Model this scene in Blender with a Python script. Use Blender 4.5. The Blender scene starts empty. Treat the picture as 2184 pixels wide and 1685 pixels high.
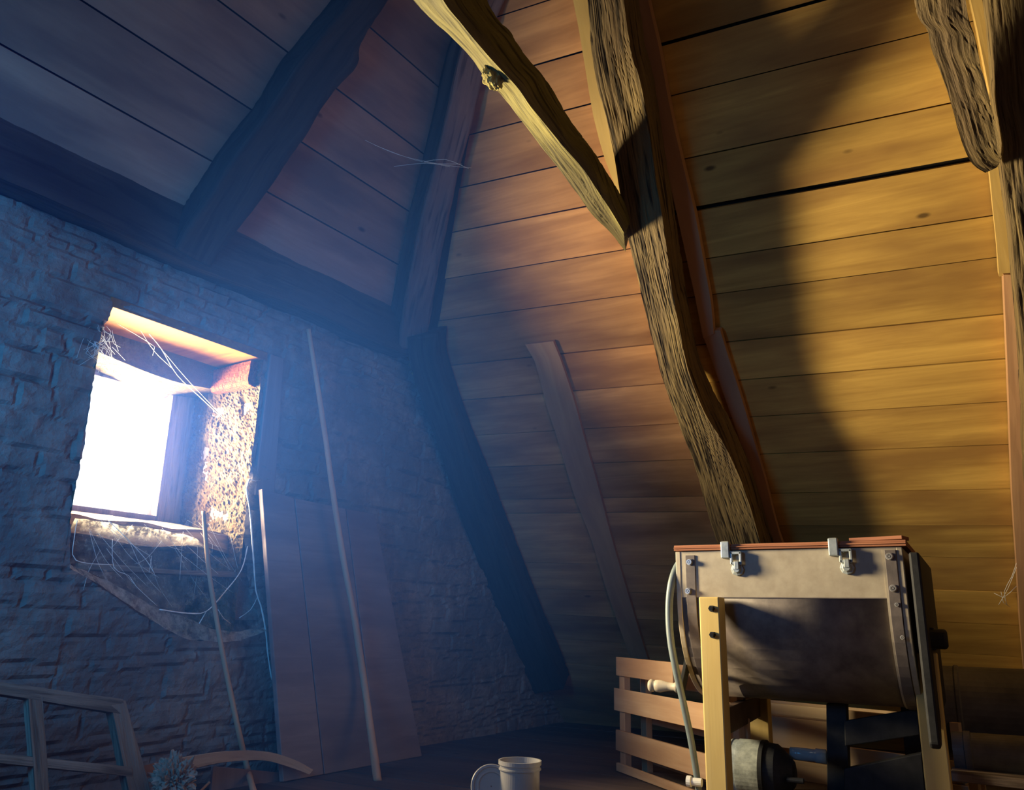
import bpy, bmesh, math, random
from mathutils import Vector as V, Matrix, noise
random.seed(7)
S = bpy.context.scene
COL = S.collection

# ------------------------------------------------------------------ camera
F, CX, CY = 1735.0, 1092.0, 842.5
CAMZ = 0.56
up = V((141, -6180, 1735)).normalized()
ya = V((-3205, 417, 1735)); ya = (ya - up * ya.dot(up)).normalized()
xa = ya.cross(up).normalized()
M = Matrix((xa, ya, up))                     # camera (right, down, forward) -> world
CAM = V((0, 0, CAMZ))
cam_data = bpy.data.cameras.new('camera')
cam = bpy.data.objects.new('camera', cam_data); COL.objects.link(cam)
cam_data.sensor_width = 36; cam_data.lens = F / 2184 * 36
cam_data.clip_start = 0.02; cam_data.clip_end = 100
r_, d_, f_ = M @ V((1, 0, 0)), M @ V((0, 1, 0)), M @ V((0, 0, 1))
R3 = Matrix((r_, -d_, -f_)).transposed()
cam.matrix_world = Matrix.Translation(CAM) @ R3.to_4x4()
S.camera = cam

# ------------------------------------------------------------------ world, exposure
S.view_settings.view_transform = 'Standard'
S.view_settings.look = 'None'
S.view_settings.gamma = 1
S.view_settings.use_curve_mapping = False
S.view_settings.exposure = 0.0
w = bpy.data.worlds.new('sky'); S.world = w; w.use_nodes = True
w.node_tree.nodes['Background'].inputs[0].default_value = (0.85, 0.95, 1.0, 1)
w.node_tree.nodes['Background'].inputs[1].default_value = 2.0


def area(name, loc, look, sx, sy, power, col, spread=180):
    l = bpy.data.lights.new(name, 'AREA'); l.shape = 'RECTANGLE'; l.size = sx; l.size_y = sy
    l.energy = power; l.color = col; l.spread = math.radians(spread)
    o = bpy.data.objects.new(name, l); COL.objects.link(o)
    o.location = loc
    o.rotation_euler = (V(look) - V(loc)).to_track_quat('-Z', 'Y').to_euler()
    return o


# daylight at the pane of the small gable window
area('window_daylight', (1.90, 2.90, 1.20), (1.90 - .073 + 0.12, 1.90, 1.24), 0.50, 0.54, 132, (1.0, 0.82, 0.52), 106)
# blue fill light added off-frame left; no opening stands there
area('blue_fill', (0.1, 1.6, 1.15), (2.2, 2.5, 1.3), 0.5, 0.7, 14, (0.04, 0.37, 1.0), 130)
# dim fill light added behind the camera; no hatch is built
area('rear_fill', (-1.6, -2.2, 1.7), (3.0, 1.0, 1.2), 1.2, 1.0, 5.0, (1.0, 0.76, 0.86), 180)


# ------------------------------------------------------------------ pixel helpers
def ray(x, y):
    return (M @ V((x - CX, y - CY, F))).normalized()


def hit(px, p, n):
    d = ray(*px)
    return CAM + d * ((p - CAM).dot(n) / d.dot(n))


Z = V((0, 0, 1)); XX = V((1, 0, 0)); YY = V((0, 1, 0))
BW = M @ V((1186, 512, 1735)); BW.z = 0; BW.normalize()          # along the gable wall
K = hit((1200, 1540), V((0, 0, 0)), Z)                            # corner of floor, gable wall, roof slope
NW = V((BW.y, -BW.x, 0)).normalized()                             # gable wall normal, into the room
P = hit((865, 757), K, NW)                                        # head of wall at the roof slope
SL = (P - K).normalized(); SL.y = 0; SL.normalize()               # up the right slope
NS = YY.cross(SL).normalized()
if NS.dot(CAM - K) < 0: NS = -NS
Q = hit((960, 100), K, NS)
NH = BW.cross(Q - P).normalized()
if NH.dot(CAM - P) < 0: NH = -NH
HU = NH.cross(BW).normalized()
if HU.z < 0: HU = -HU


def onS(px, off=0): return hit(px, K + NS * off, NS)
def onH(px, off=0): return hit(px, P + NH * off, NH)
def onW(px, off=0): return hit(px, K + NW * off, NW)
def onX(px, x): return hit(px, V((x, 0, 0)), XX)
def onY(px, y): return hit(px, V((0, y, 0)), YY)
def onZ(px, z): return hit(px, V((0, 0, z)), Z)
def wallpt(x, z, d=0):
    return K + BW * ((x - K.x) / BW.x) + Z * z + NW * d


# ------------------------------------------------------------------ materials
MATS = {}


def nodes(name):
    m = bpy.data.materials.new(name); m.use_nodes = True
    nt = m.node_tree
    b = nt.nodes['Principled BSDF']
    MATS[name] = m
    return m, nt, b


def N(nt, t, **kw):
    n = nt.nodes.new(t)
    for k, v in kw.items(): setattr(n, k, v)
    return n


def ramp(nt, src, stops):
    r = N(nt, 'ShaderNodeValToRGB')
    e = r.color_ramp.elements
    while len(e) < len(stops): e.new(0.5)
    for i, (p, c) in enumerate(stops):
        e[i].position = p
        e[i].color = (c, c, c, 1) if isinstance(c, (int, float)) else (*c, 1)
    nt.links.new(src, r.inputs[0])
    return r.outputs[0]


def mixc(nt, fac, a, b, mode='MIX'):
    m = N(nt, 'ShaderNodeMix', data_type='RGBA', blend_type=mode)
    for sock, v in ((m.inputs[0], fac), (m.inputs[6], a), (m.inputs[7], b)):
        if isinstance(v, (int, float)): sock.default_value = v
        elif isinstance(v, tuple): sock.default_value = (*v, 1)
        else: nt.links.new(v, sock)
    return m.outputs[2]


def wood(name, c1, c2, dark, rough=0.75, bump=0.3, along=1.6, across=26, vary=0.35, saw=0.0, knots=True, bdist=0.004, crack=0.0):
    """grain runs along x of the 'gr' attribute; 'rnd' tints each board"""
    m, nt, b = nodes(name)
    L = nt.links.new
    at = N(nt, 'ShaderNodeAttribute', attribute_name='gr')
    rn = N(nt, 'ShaderNodeAttribute', attribute_name='rnd')
    mp = N(nt, 'ShaderNodeMapping'); mp.inputs['Scale'].default_value = (along, across, across)
    L(at.outputs['Vector'], mp.inputs[0])
    n1 = N(nt, 'ShaderNodeTexNoise'); n1.inputs['Scale'].default_value = 1.0; n1.inputs['Detail'].default_value = 6
    n1.inputs['Roughness'].default_value = 0.62; n1.inputs['Distortion'].default_value = 0.5
    L(mp.outputs[0], n1.inputs['Vector'])
    mp2 = N(nt, 'ShaderNodeMapping'); mp2.inputs['Scale'].default_value = (1.3, 5, 5)
    L(at.outputs['Vector'], mp2.inputs[0])
    n2 = N(nt, 'ShaderNodeTexNoise'); n2.inputs['Scale'].default_value = 1.3; n2.inputs['Detail'].default_value = 4
    L(mp2.outputs[0], n2.inputs['Vector'])
    base = mixc(nt, ramp(nt, n1.outputs['Fac'], [(0.3, 0), (0.7, 1)]), c1, c2)
    base = mixc(nt, ramp(nt, n2.outputs['Fac'], [(0.42, 0), (0.66, 0.85)]), base, dark)
    if knots:
        mk = N(nt, 'ShaderNodeMapping'); mk.inputs['Scale'].default_value = (2.6, 6.0, 3.0)
        L(at.outputs['Vector'], mk.inputs[0])
        vk = N(nt, 'ShaderNodeTexVoronoi'); vk.inputs['Scale'].default_value = 1.0
        L(mk.outputs[0], vk.inputs['Vector'])
        base = mixc(nt, ramp(nt, vk.outputs['Distance'], [(0.035, 0.85), (0.075, 0.0)]), base, tuple(c * 0.25 for c in dark))
    tint = ramp(nt, rn.outputs['Fac'], [(0, 1 - vary), (0.5, 1.0 - vary * 0.3), (1, 1.0)])
    base = mixc(nt, 1.0, base, tint, 'MULTIPLY')
    if crack > 0:
        mc = N(nt, 'ShaderNodeMapping'); mc.inputs['Scale'].default_value = (3.5, 42, 42)
        L(at.outputs['Vector'], mc.inputs[0])
        nc = N(nt, 'ShaderNodeTexNoise'); nc.inputs['Scale'].default_value = 1.0; nc.inputs['Detail'].default_value = 5
        L(mc.outputs[0], nc.inputs['Vector'])
        ck = ramp(nt, nc.outputs['Fac'], [(0.36, crack), (0.46, 0)])
        base = mixc(nt, ck, base, tuple(c * 0.22 for c in dark))
    L(base, b.inputs['Base Color'])
    b.inputs['Roughness'].default_value = rough
    b.inputs['Specular IOR Level'].default_value = 0.25
    bp = N(nt, 'ShaderNodeBump'); bp.inputs['Strength'].default_value = bump; bp.inputs['Distance'].default_value = bdist
    L(n1.outputs['Fac'], bp.inputs['Height'])
    L(bp.outputs[0], b.inputs['Normal'])
    return m


def rough_mat(name, c1, c2, scale=9, rough=0.9, bump=0.5, bdist=0.01, metal=0.0, detail=8, spec=0.2, c3=None):
    m, nt, b = nodes(name); L = nt.links.new
    tc = N(nt, 'ShaderNodeTexCoord')
    n1 = N(nt, 'ShaderNodeTexNoise'); n1.inputs['Scale'].default_value = scale; n1.inputs['Detail'].default_value = detail
    n1.inputs['Roughness'].default_value = 0.65
    L(tc.outputs['Object'], n1.inputs['Vector'])
    base = mixc(nt, ramp(nt, n1.outputs['Fac'], [(0.35, 0), (0.65, 1)]), c1, c2)
    if c3:
        n3 = N(nt, 'ShaderNodeTexNoise'); n3.inputs['Scale'].default_value = scale * 0.22; n3.inputs['Detail'].default_value = 3
        L(tc.outputs['Object'], n3.inputs['Vector'])
        base = mixc(nt, ramp(nt, n3.outputs['Fac'], [(0.45, 0), (0.6, 0.8)]), base, c3)
    L(base, b.inputs['Base Color'])
    b.inputs['Roughness'].default_value = rough; b.inputs['Metallic'].default_value = metal
    b.inputs['Specular IOR Level'].default_value = spec
    bp = N(nt, 'ShaderNodeBump'); bp.inputs['Strength'].default_value = bump; bp.inputs['Distance'].default_value = bdist
    L(n1.outputs['Fac'], bp.inputs['Height']); L(bp.outputs[0], b.inputs['Normal'])
    return m


pine = wood('pine_boards', (0.50, 0.235, 0.085), (0.74, 0.38, 0.15), (0.32, 0.14, 0.055), vary=0.42)
pine_yel = wood('pine_with_yellow_light', (0.50, 0.285, 0.065), (0.76, 0.47, 0.11), (0.36, 0.19, 0.05), vary=0.35)  # right-bay pine; yellow of the light is mixed into the board colour
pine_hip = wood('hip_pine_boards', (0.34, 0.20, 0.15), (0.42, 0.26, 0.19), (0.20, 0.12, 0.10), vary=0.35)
batten_m = wood('sawn_batten_wood', (0.46, 0.25, 0.13), (0.54, 0.32, 0.16), (0.34, 0.18, 0.10), vary=0.2, knots=False)
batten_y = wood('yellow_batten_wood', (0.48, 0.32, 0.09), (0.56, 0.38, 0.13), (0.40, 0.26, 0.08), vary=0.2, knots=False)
oak = wood('weathered_oak', (0.125, 0.088, 0.042), (0.25, 0.175, 0.07), (0.10, 0.065, 0.035), bump=0.9, along=5, across=55, knots=False, bdist=0.012, crack=0.95)
oak_br = wood('olive_brace_oak', (0.12, 0.105, 0.034), (0.24, 0.205, 0.062), (0.065, 0.05, 0.02), bump=0.9, along=6, across=34, knots=True, bdist=0.01, crack=0.75)  # olive-toned oak with darker blotches
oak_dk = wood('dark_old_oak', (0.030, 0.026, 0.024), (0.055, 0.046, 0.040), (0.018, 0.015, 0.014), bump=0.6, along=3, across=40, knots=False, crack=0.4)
knot_m = rough_mat('knot_wood', (0.22, 0.18, 0.06), (0.36, 0.30, 0.10), 25, bump=0.8, bdist=0.006)
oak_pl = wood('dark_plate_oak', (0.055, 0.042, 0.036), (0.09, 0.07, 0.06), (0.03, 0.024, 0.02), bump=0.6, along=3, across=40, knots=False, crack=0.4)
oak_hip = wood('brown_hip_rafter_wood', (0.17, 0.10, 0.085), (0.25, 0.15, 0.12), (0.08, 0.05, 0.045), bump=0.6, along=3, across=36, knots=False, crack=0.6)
black_gap = rough_mat('dark_underlay', (0.012, 0.01, 0.009), (0.02, 0.016, 0.014), 6)
floor_m = wood('dusty_floorboards', (0.09, 0.065, 0.055), (0.13, 0.095, 0.08), (0.06, 0.045, 0.04))
stone_m = rough_mat('rubble_stone', (0.20, 0.17, 0.15), (0.32, 0.27, 0.24), 14, bump=0.9, bdist=0.02, c3=(0.15, 0.13, 0.125))
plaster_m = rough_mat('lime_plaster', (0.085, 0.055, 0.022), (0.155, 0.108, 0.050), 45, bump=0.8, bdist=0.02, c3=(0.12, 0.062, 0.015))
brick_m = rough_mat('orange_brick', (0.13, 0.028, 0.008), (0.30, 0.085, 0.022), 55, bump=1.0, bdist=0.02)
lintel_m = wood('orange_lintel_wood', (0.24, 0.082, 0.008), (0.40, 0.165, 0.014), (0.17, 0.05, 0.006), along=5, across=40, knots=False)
greywood = wood('grey_worn_wood', (0.30, 0.23, 0.18), (0.44, 0.35, 0.27), (0.16, 0.11, 0.08), bump=0.8, along=3, across=40, bdist=0.01, crack=0.5)
panel_m = wood('dusty_panel_wood', (0.24, 0.18, 0.17), (0.31, 0.24, 0.22), (0.18, 0.13, 0.13), bump=0.3, vary=0.2, knots=False)
stick_m = wood('pale_stick_wood', (0.52, 0.33, 0.20), (0.64, 0.43, 0.27), (0.38, 0.24, 0.15), vary=0.1, knots=False)
post_m = wood('yellow_painted_post', (0.62, 0.45, 0.16), (0.70, 0.53, 0.22), (0.54, 0.37, 0.13), bump=0.15, vary=0.1, knots=True)
crate_m = wood('crate_pine', (0.46, 0.27, 0.15), (0.58, 0.38, 0.23), (0.34, 0.18, 0.10), vary=0.3)
crate_p = wood('pale_crate_pine', (0.66, 0.48, 0.30), (0.78, 0.60, 0.40), (0.50, 0.32, 0.19), vary=0.15)
ply_m = wood('red_plywood', (0.34, 0.13, 0.07), (0.46, 0.20, 0.11), (0.26, 0.10, 0.06), vary=0.2, knots=False)
drum_m = rough_mat('worn_drum_board', (0.34, 0.29, 0.22), (0.44, 0.385, 0.30), 16, rough=0.55, bump=0.15, bdist=0.003, c3=(0.29, 0.25, 0.20), spec=0.4)
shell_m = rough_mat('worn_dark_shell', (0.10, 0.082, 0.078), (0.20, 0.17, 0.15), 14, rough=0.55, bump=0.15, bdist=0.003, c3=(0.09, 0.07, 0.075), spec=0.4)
strap_m = rough_mat('purple_grey_strap', (0.10, 0.085, 0.085), (0.15, 0.125, 0.12), 24, rough=0.6, bump=0.2, bdist=0.003, spec=0.4)
black_m = rough_mat('black_metal_and_shade', (0.012, 0.013, 0.015), (0.025, 0.026, 0.03), 20, rough=0.6, bump=0.2, bdist=0.003, spec=0.3)  # black metal parts, and stand legs coloured black for shadow
brown_dk = rough_mat('dark_brown_rail', (0.07, 0.042, 0.03), (0.10, 0.06, 0.045), 20, rough=0.7, bump=0.3, bdist=0.004)
steel_m = rough_mat('dull_zinc', (0.24, 0.27, 0.28), (0.40, 0.44, 0.45), 30, rough=0.45, bump=0.2, bdist=0.002, metal=0.3, spec=0.5)
bolt_m = rough_mat('bolt_steel', (0.30, 0.28, 0.26), (0.50, 0.48, 0.45), 60, rough=0.4, metal=0.6, bump=0.1, bdist=0.001, spec=0.5)
motor_m = rough_mat('dusty_motor_grey', (0.20, 0.23, 0.23), (0.40, 0.44, 0.43), 34, rough=0.5, bump=0.4, bdist=0.003, spec=0.5)
cable_m = rough_mat('grey_cable', (0.13, 0.165, 0.175), (0.18, 0.22, 0.23), 20, rough=0.45, bump=0.1, bdist=0.001, spec=0.5)
handle_m = rough_mat('pale_turned_wood', (0.46, 0.39, 0.29), (0.58, 0.50, 0.38), 20, rough=0.5, bump=0.1, bdist=0.002, spec=0.4)
white_m = rough_mat('white_plastic', (0.62, 0.63, 0.62), (0.72, 0.73, 0.72), 12, rough=0.4, bump=0.05, bdist=0.001, spec=0.5)
zinc_dk = rough_mat('tarnished_sheet', (0.085, 0.085, 0.085), (0.15, 0.15, 0.145), 9, rough=0.5, bump=0.3, bdist=0.004, metal=0.2, spec=0.4)
paper_m = rough_mat('dry_leaf', (0.26, 0.19, 0.14), (0.42, 0.33, 0.26), 40, bump=0.6, bdist=0.006)


def clear_mat(name, col, transp, rough=0.15):
    m, nt, b = nodes(name); L = nt.links.new
    b.inputs['Base Color'].default_value = (*col, 1); b.inputs['Roughness'].default_value = rough
    t = N(nt, 'ShaderNodeBsdfTransparent'); mx = N(nt, 'ShaderNodeMixShader'); mx.inputs[0].default_value = transp
    L(b.outputs[0], mx.inputs[1]); L(t.outputs[0], mx.inputs[2]); L(mx.outputs[0], nt.nodes['Material Output'].inputs[0])
    return m


jar_m = clear_mat('milky_plastic', (0.36, 0.34, 0.32), 0.30, 0.35)
pane_m = clear_mat('dusty_window_glass', (0.8, 0.82, 0.85), 0.93, 0.1)
tube_m = clear_mat('clear_blue_tube', (0.25, 0.42, 0.50), 0.35, 0.08)


def web_mat(name, scale, lo, hi, op, col=(0.80, 0.76, 0.68)):
    m, nt, b = nodes(name); L = nt.links.new
    tc = N(nt, 'ShaderNodeTexCoord')
    n1 = N(nt, 'ShaderNodeTexNoise'); n1.inputs['Scale'].default_value = scale; n1.inputs['Detail'].default_value = 9
    n1.inputs['Roughness'].default_value = 0.75
    L(tc.outputs['Object'], n1.inputs['Vector'])
    df = N(nt, 'ShaderNodeBsdfDiffuse'); df.inputs[0].default_value = (*col, 1)
    tl = N(nt, 'ShaderNodeBsdfTranslucent'); tl.inputs[0].default_value = (*col, 1)
    ad = N(nt, 'ShaderNodeMixShader'); ad.inputs[0].default_value = 0.5
    L(df.outputs[0], ad.inputs[1]); L(tl.outputs[0], ad.inputs[2])
    t = N(nt, 'ShaderNodeBsdfTransparent'); mx = N(nt, 'ShaderNodeMixShader')
    L(ramp(nt, n1.outputs['Fac'], [(lo, 0.02), (hi, op)]), mx.inputs[0])
    L(t.outputs[0], mx.inputs[1]); L(ad.outputs[0], mx.inputs[2]); L(mx.outputs[0], nt.nodes['Material Output'].inputs[0])
    return m


web_m = web_mat('cobweb_sheet', 26, 0.42, 0.66, 0.50)
websolid_m = web_mat('dusty_web_fold', 30, 0.30, 0.62, 0.75)
strand_m = rough_mat('cobweb_strand', (0.75, 0.75, 0.72), (0.85, 0.85, 0.82), 30, rough=0.8, bump=0)


# ------------------------------------------------------------------ mesh builder
class MB:
    def __init__(s):
        s.v = []; s.f = []; s.g = []; s.r = []; s.mi = []

    def add(s, vs, fs, gr=None, rnd=0.5, mi=0):
        o = len(s.v); s.v += [tuple(p) for p in vs]
        s.g += [tuple(p) for p in (gr or vs)]
        s.r += [rnd] * len(vs)
        s.f += [tuple(i + o for i in f) for f in fs]
        s.mi += [mi] * len(fs)

    def box(s, c, ax, ay, az, hx, hy, hz, rnd=None, mi=0, jit=0.0):
        """ax is the long (grain) axis"""
        rnd = random.random() if rnd is None else rnd
        g0 = V((random.uniform(0, 50), random.uniform(0, 50), random.uniform(0, 50)))
        vs, gr = [], []
        for sx in (-1, 1):
            for sy in (-1, 1):
                for sz in (-1, 1):
                    j = V((random.uniform(-1, 1), random.uniform(-1, 1), random.uniform(-1, 1))) * jit
                    vs.append(V(c) + ax * (sx * hx) + ay * (sy * hy) + az * (sz * hz) + j)
                    gr.append(g0 + V((sx * hx, sy * hy, sz * hz)))
        fs = [(0, 1, 3, 2), (4, 6, 7, 5), (0, 4, 5, 1), (2, 3, 7, 6), (0, 2, 6, 4), (1, 5, 7, 3)]
        s.add(vs, fs, gr, rnd, mi)

    def bar(s, a, b, wdir, w_, t, rnd=None, mi=0):
        """square section bar from a to b; wdir the width direction"""
        a, b = V(a), V(b); ax = (b - a).normalized()
        wd = (wdir - ax * wdir.dot(ax)).normalized(); td = ax.cross(wd)
        s.box((a + b) / 2, ax, wd, td, (b - a).length / 2, w_ / 2, t / 2, rnd, mi)

    def quadprism(s, c4, n, t, rnd=None, mi=0):
        """four corners (front) pushed by -n*t ; grain from c0 to c3 direction"""
        rnd = random.random() if rnd is None else rnd
        c4 = [V(c) for c in c4]
        ax = (c4[3] - c4[0]).normalized(); ay = n.cross(ax)
        g0 = V((random.uniform(0, 50), random.uniform(0, 50), random.uniform(0, 50)))
        vs = c4 + [c - n * t for c in c4]
        gr = [g0 + V(((c - c4[0]).dot(ax), (c - c4[0]).dot(ay), (c - c4[0]).dot(n))) for c in vs]
        fs = [(0, 1, 2, 3), (7, 6, 5, 4), (0, 4, 5, 1), (1, 5, 6, 2), (2, 6, 7, 3), (3, 7, 4, 0)]
        s.add(vs, fs, gr, rnd, mi)

    def tube(s, pts, rad, seg=10, cap=True, rnd=0.5, mi=0, wob=0.0):
        pts = [V(p) for p in pts]
        if isinstance(rad, (int, float)): rad = [rad] * len(pts)
        o = []; L = 0; gr = []; prev = None
        g0 = V((random.uniform(0, 50),) * 3)
        for i, p in enumerate(pts):
            t = (pts[min(i + 1, len(pts) - 1)] - pts[max(i - 1, 0)]).normalized()
            if prev is None:
                h = V((0, 0, 1)) if abs(t.z) < .9 else V((1, 0, 0))
                a = t.cross(h).normalized()
            else:
                a = (prev - t * prev.dot(t)).normalized()
            prev = a; b = t.cross(a)
            if i: L += (p - pts[i - 1]).length
            for k in range(seg):
                an = 2 * math.pi * k / seg
                rr = rad[i] * (1 + wob * noise.noise(V((L * 9, k * 1.3, g0.x))))
                q = (a * math.cos(an) + b * math.sin(an)) * rr
                o.append(p + q); gr.append(g0 + V((L, math.cos(an) * rr, math.sin(an) * rr)))
        fs = []
        n = len(pts)
        for i in range(n - 1):
            for k in range(seg):
                k2 = (k + 1) % seg
                fs.append((i * seg + k, i * seg + k2, (i + 1) * seg + k2, (i + 1) * seg + k))
        if cap:
            fs.append(tuple(range(seg))[::-1]); fs.append(tuple((n - 1) * seg + k for k in range(seg)))
        s.add(o, fs, gr, rnd, mi)

    def lathe(s, base, axis, prof, seg=24, rnd=0.5, mi=0, close=True):
        """prof list of (distance along axis, radius)"""
        axis = axis.normalized(); h = V((0, 0, 1)) if abs(axis.z) < .9 else V((1, 0, 0))
        a = axis.cross(h).normalized(); b = axis.cross(a)
        o = []; fs = []
        for d, r in prof:
            for k in range(seg):
                an = 2 * math.pi * k / seg
                o.append(V(base) + axis * d + (a * math.cos(an) + b * math.sin(an)) * r)
        n = len(prof)
        for i in range(n - 1):
            for k in range(seg):
                k2 = (k + 1) % seg
                fs.append((i * seg + k, i * seg + k2, (i + 1) * seg + k2, (i + 1) * seg + k))
        if close:
            fs.append(tuple(range(seg))[::-1]); fs.append(tuple((n - 1) * seg + k for k in range(seg)))
        s.add(o, fs, None, rnd, mi)

    def build(s, name, mats, parent=None, smooth=False, bevel=0.0, recalc=True):
        me = bpy.data.meshes.new(name)
        me.from_pydata(s.v, [], s.f)
        a = me.attributes.new('gr', 'FLOAT_VECTOR', 'POINT')
        a.data.foreach_set('vector', [c for p in s.g for c in p])
        a = me.attributes.new('rnd', 'FLOAT', 'POINT'); a.data.foreach_set('value', s.r)
        if not isinstance(mats, (list, tuple)): mats = [mats]
        for m in mats: me.materials.append(m)
        me.polygons.foreach_set('material_index', s.mi)
        if recalc:
            bm = bmesh.new(); bm.from_mesh(me); bmesh.ops.recalc_face_normals(bm, faces=bm.faces[:]); bm.to_mesh(me); bm.free()
        me.polygons.foreach_set('use_smooth', [smooth] * len(me.polygons))
        me.update()
        o = bpy.data.objects.new(name, me); COL.objects.link(o)
        if parent: o.parent = parent; o.matrix_parent_inverse = Matrix.Translation(-parent.location)
        if bevel:
            md = o.modifiers.new('bevel', 'BEVEL'); md.width = bevel; md.segments = 2; md.limit_method = 'ANGLE'; md.angle_limit = 0.6
        if smooth and hasattr(me, 'shade_smooth') is False: pass
        return o


def tag(o, label=None, cat=None, group=None, kind=None):
    if label: o['label'] = label
    if cat: o['category'] = cat
    if group: o['group'] = group
    if kind: o['kind'] = kind
    return o


def empty(name, loc, label, cat, group=None):
    o = bpy.data.objects.new(name, None); COL.objects.link(o); o.location = loc
    o.empty_display_size = 0.05
    return tag(o, label, cat, group)


def lerp(a, b, t): return a + (b - a) * t


def interp_rows(rows, step):
    """rows: list of tuples of Vectors; resample with Catmull-Rom to ~step"""
    out = []
    n = len(rows)
    for i in range(n - 1):
        d = max((rows[i + 1][k] - rows[i][k]).length for k in range(len(rows[i])))
        m = max(1, int(d / step))
        for j in range(m):
            t = j / m; row = []
            for k in range(len(rows[i])):
                p0 = rows[max(i - 1, 0)][k]; p1 = rows[i][k]; p2 = rows[i + 1][k]; p3 = rows[min(i + 2, n - 1)][k]
                row.append(0.5 * ((2 * p1) + (p2 - p0) * t + (2 * p0 - 5 * p1 + 4 * p2 - p3) * t * t + (3 * p1 - p0 - 3 * p2 + p3) * t ** 3))
            out.append(tuple(row))
    out.append(rows[-1])
    return out


def timber(rows, sub, amp, step=0.02, amp2=None, mi=None, fine=1.0, seed=0.0, tag_=0.5, corner=0.0):
    """rows: list of section loops (corner Vectors in order). Each edge is split into sub parts and roughened
    with noise stretched along the length. Returns an MB."""
    rows = interp_rows(rows, step)
    nc = len(rows[0]); mb = MB(); vs = []; gr = []
    Ln = 0; prevc = None
    per = [sub] * nc if isinstance(sub, int) else sub
    cnt = sum(per)
    for row in rows:
        c = sum(row, V((0, 0, 0))) / nc
        if prevc is not None: Ln += (c - prevc).length
        prevc = c
        acc = 0.0
        for k in range(nc):
            a, b = row[k], row[(k + 1) % nc]
            el = (b - a).length
            for j in range(per[k]):
                t = j / per[k]
                p = lerp(a, b, t)
                out = (p - c)
                if out.length > 1e-6: out.normalize()
                s_ = acc + el * t
                n1 = noise.noise(V((Ln * 3.0 + seed, s_ * 14 + seed, k * 3.1)))
                n2 = noise.noise(V((Ln * 9.0 * fine + seed, s_ * 60 * fine, seed + k)))
                n3 = abs(noise.noise(V((Ln * 1.6 + seed, s_ * 95 * fine + .35 * noise.noise(V((Ln * 5, s_ * 20, seed))), seed * 2 + k))))
                cr = -max(0, 0.12 - n3) * 8 * amp
                n4 = noise.noise(V((Ln * 26.0 + seed, s_ * 150 * fine, seed + k)))
                d = n1 * amp + n2 * amp * 0.45 + cr * 0.5 + n4 * amp * .22
                if corner and (j == 0): d -= corner
                vs.append(p + out * d)
                gr.append(V((Ln + seed * 3, s_, n1 * 0.01 + seed)))
            acc += el
    fs = []
    n = len(rows)
    for i in range(n - 1):
        for k in range(cnt):
            k2 = (k + 1) % cnt
            fs.append((i * cnt + k, i * cnt + k2, (i + 1) * cnt + k2, (i + 1) * cnt + k))
    fs.append(tuple(range(cnt))[::-1]); fs.append(tuple((n - 1) * cnt + k for k in range(cnt)))
    mb.add(vs, fs, gr, tag_)
    return mb


def flat_timber(pairs, plane, depth, sub=(8, 4, 4, 4), amp=0.008, step=0.02, **kw):
    """pairs: [(Lpx, Rpx, offset)], plane: function(px, off), front face at offset, back pushed to depth"""
    n = {onS: NS, onH: NH, onW: NW}[plane]
    rows = []
    for pr in pairs:
        l, r, off = pr[0], pr[1], pr[2]
        dp = pr[3] if len(pr) > 3 else depth
        a, b = plane(l, off), plane(r, off)
        rows.append((a, b, b - n * dp, a - n * dp))
    return timber(rows, list(sub), amp, step, **kw)

# ================================================================== THE SHELL
VP_ = (P - K).dot(SL); VQ = (Q - K).dot(SL)
TILT = 0.044; YREF = 1.2
RIDGE_X = 0.45
V_TOP = (K.x - RIDGE_X) / -SL.x


def spt(y, v, d=0): return V((K.x, y, 0)) + SL * v + NS * d


def y_end(v):
    x = K.x + SL.x * v
    if v < VP_: return K.y + (x - K.x) * BW.y / BW.x
    return P.y + (v - VP_) * (Q.y - P.y) / (VQ - VP_)


def vof(px):
    p = onS(px); return (p - K).dot(SL) - TILT * (p.y - YREF)


center_px = [(1102, 447 + 22), (1135, 565), (1067, 271), (1082, 378), (1163, 758), (1155, 655), (1190, 125), (1231, 220), (1120, 16),
             (1317, 826), (1090, 924), (1360, 985), (1340, 1066 - 5), (1380, 1093), (1100, 1199)]
right_px = [(1560, 51), (1700, 138), (1738, 281), (1770, 390), (1808, 506), (1821, 589), (1840, 700), (1856, 788), (1870, 873),
            (2000, 954), (2000, 1046), (2000, 1121), (2060, 1190), (2060, 1260), (2090, 1330)]


def courses(pxs):
    e = sorted(vof(p) for p in pxs)
    out = []
    for v in e:
        if not out or v - out[-1] > 0.05: out.append(v)
    wd = 0.175
    while out[0] > 0.12: out.insert(0, out[0] - wd)
    out.insert(0, -0.1)
    while out[-1] < V_TOP + 0.1: out.append(out[-1] + 0.2)
    return out


ysplit = None


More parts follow.
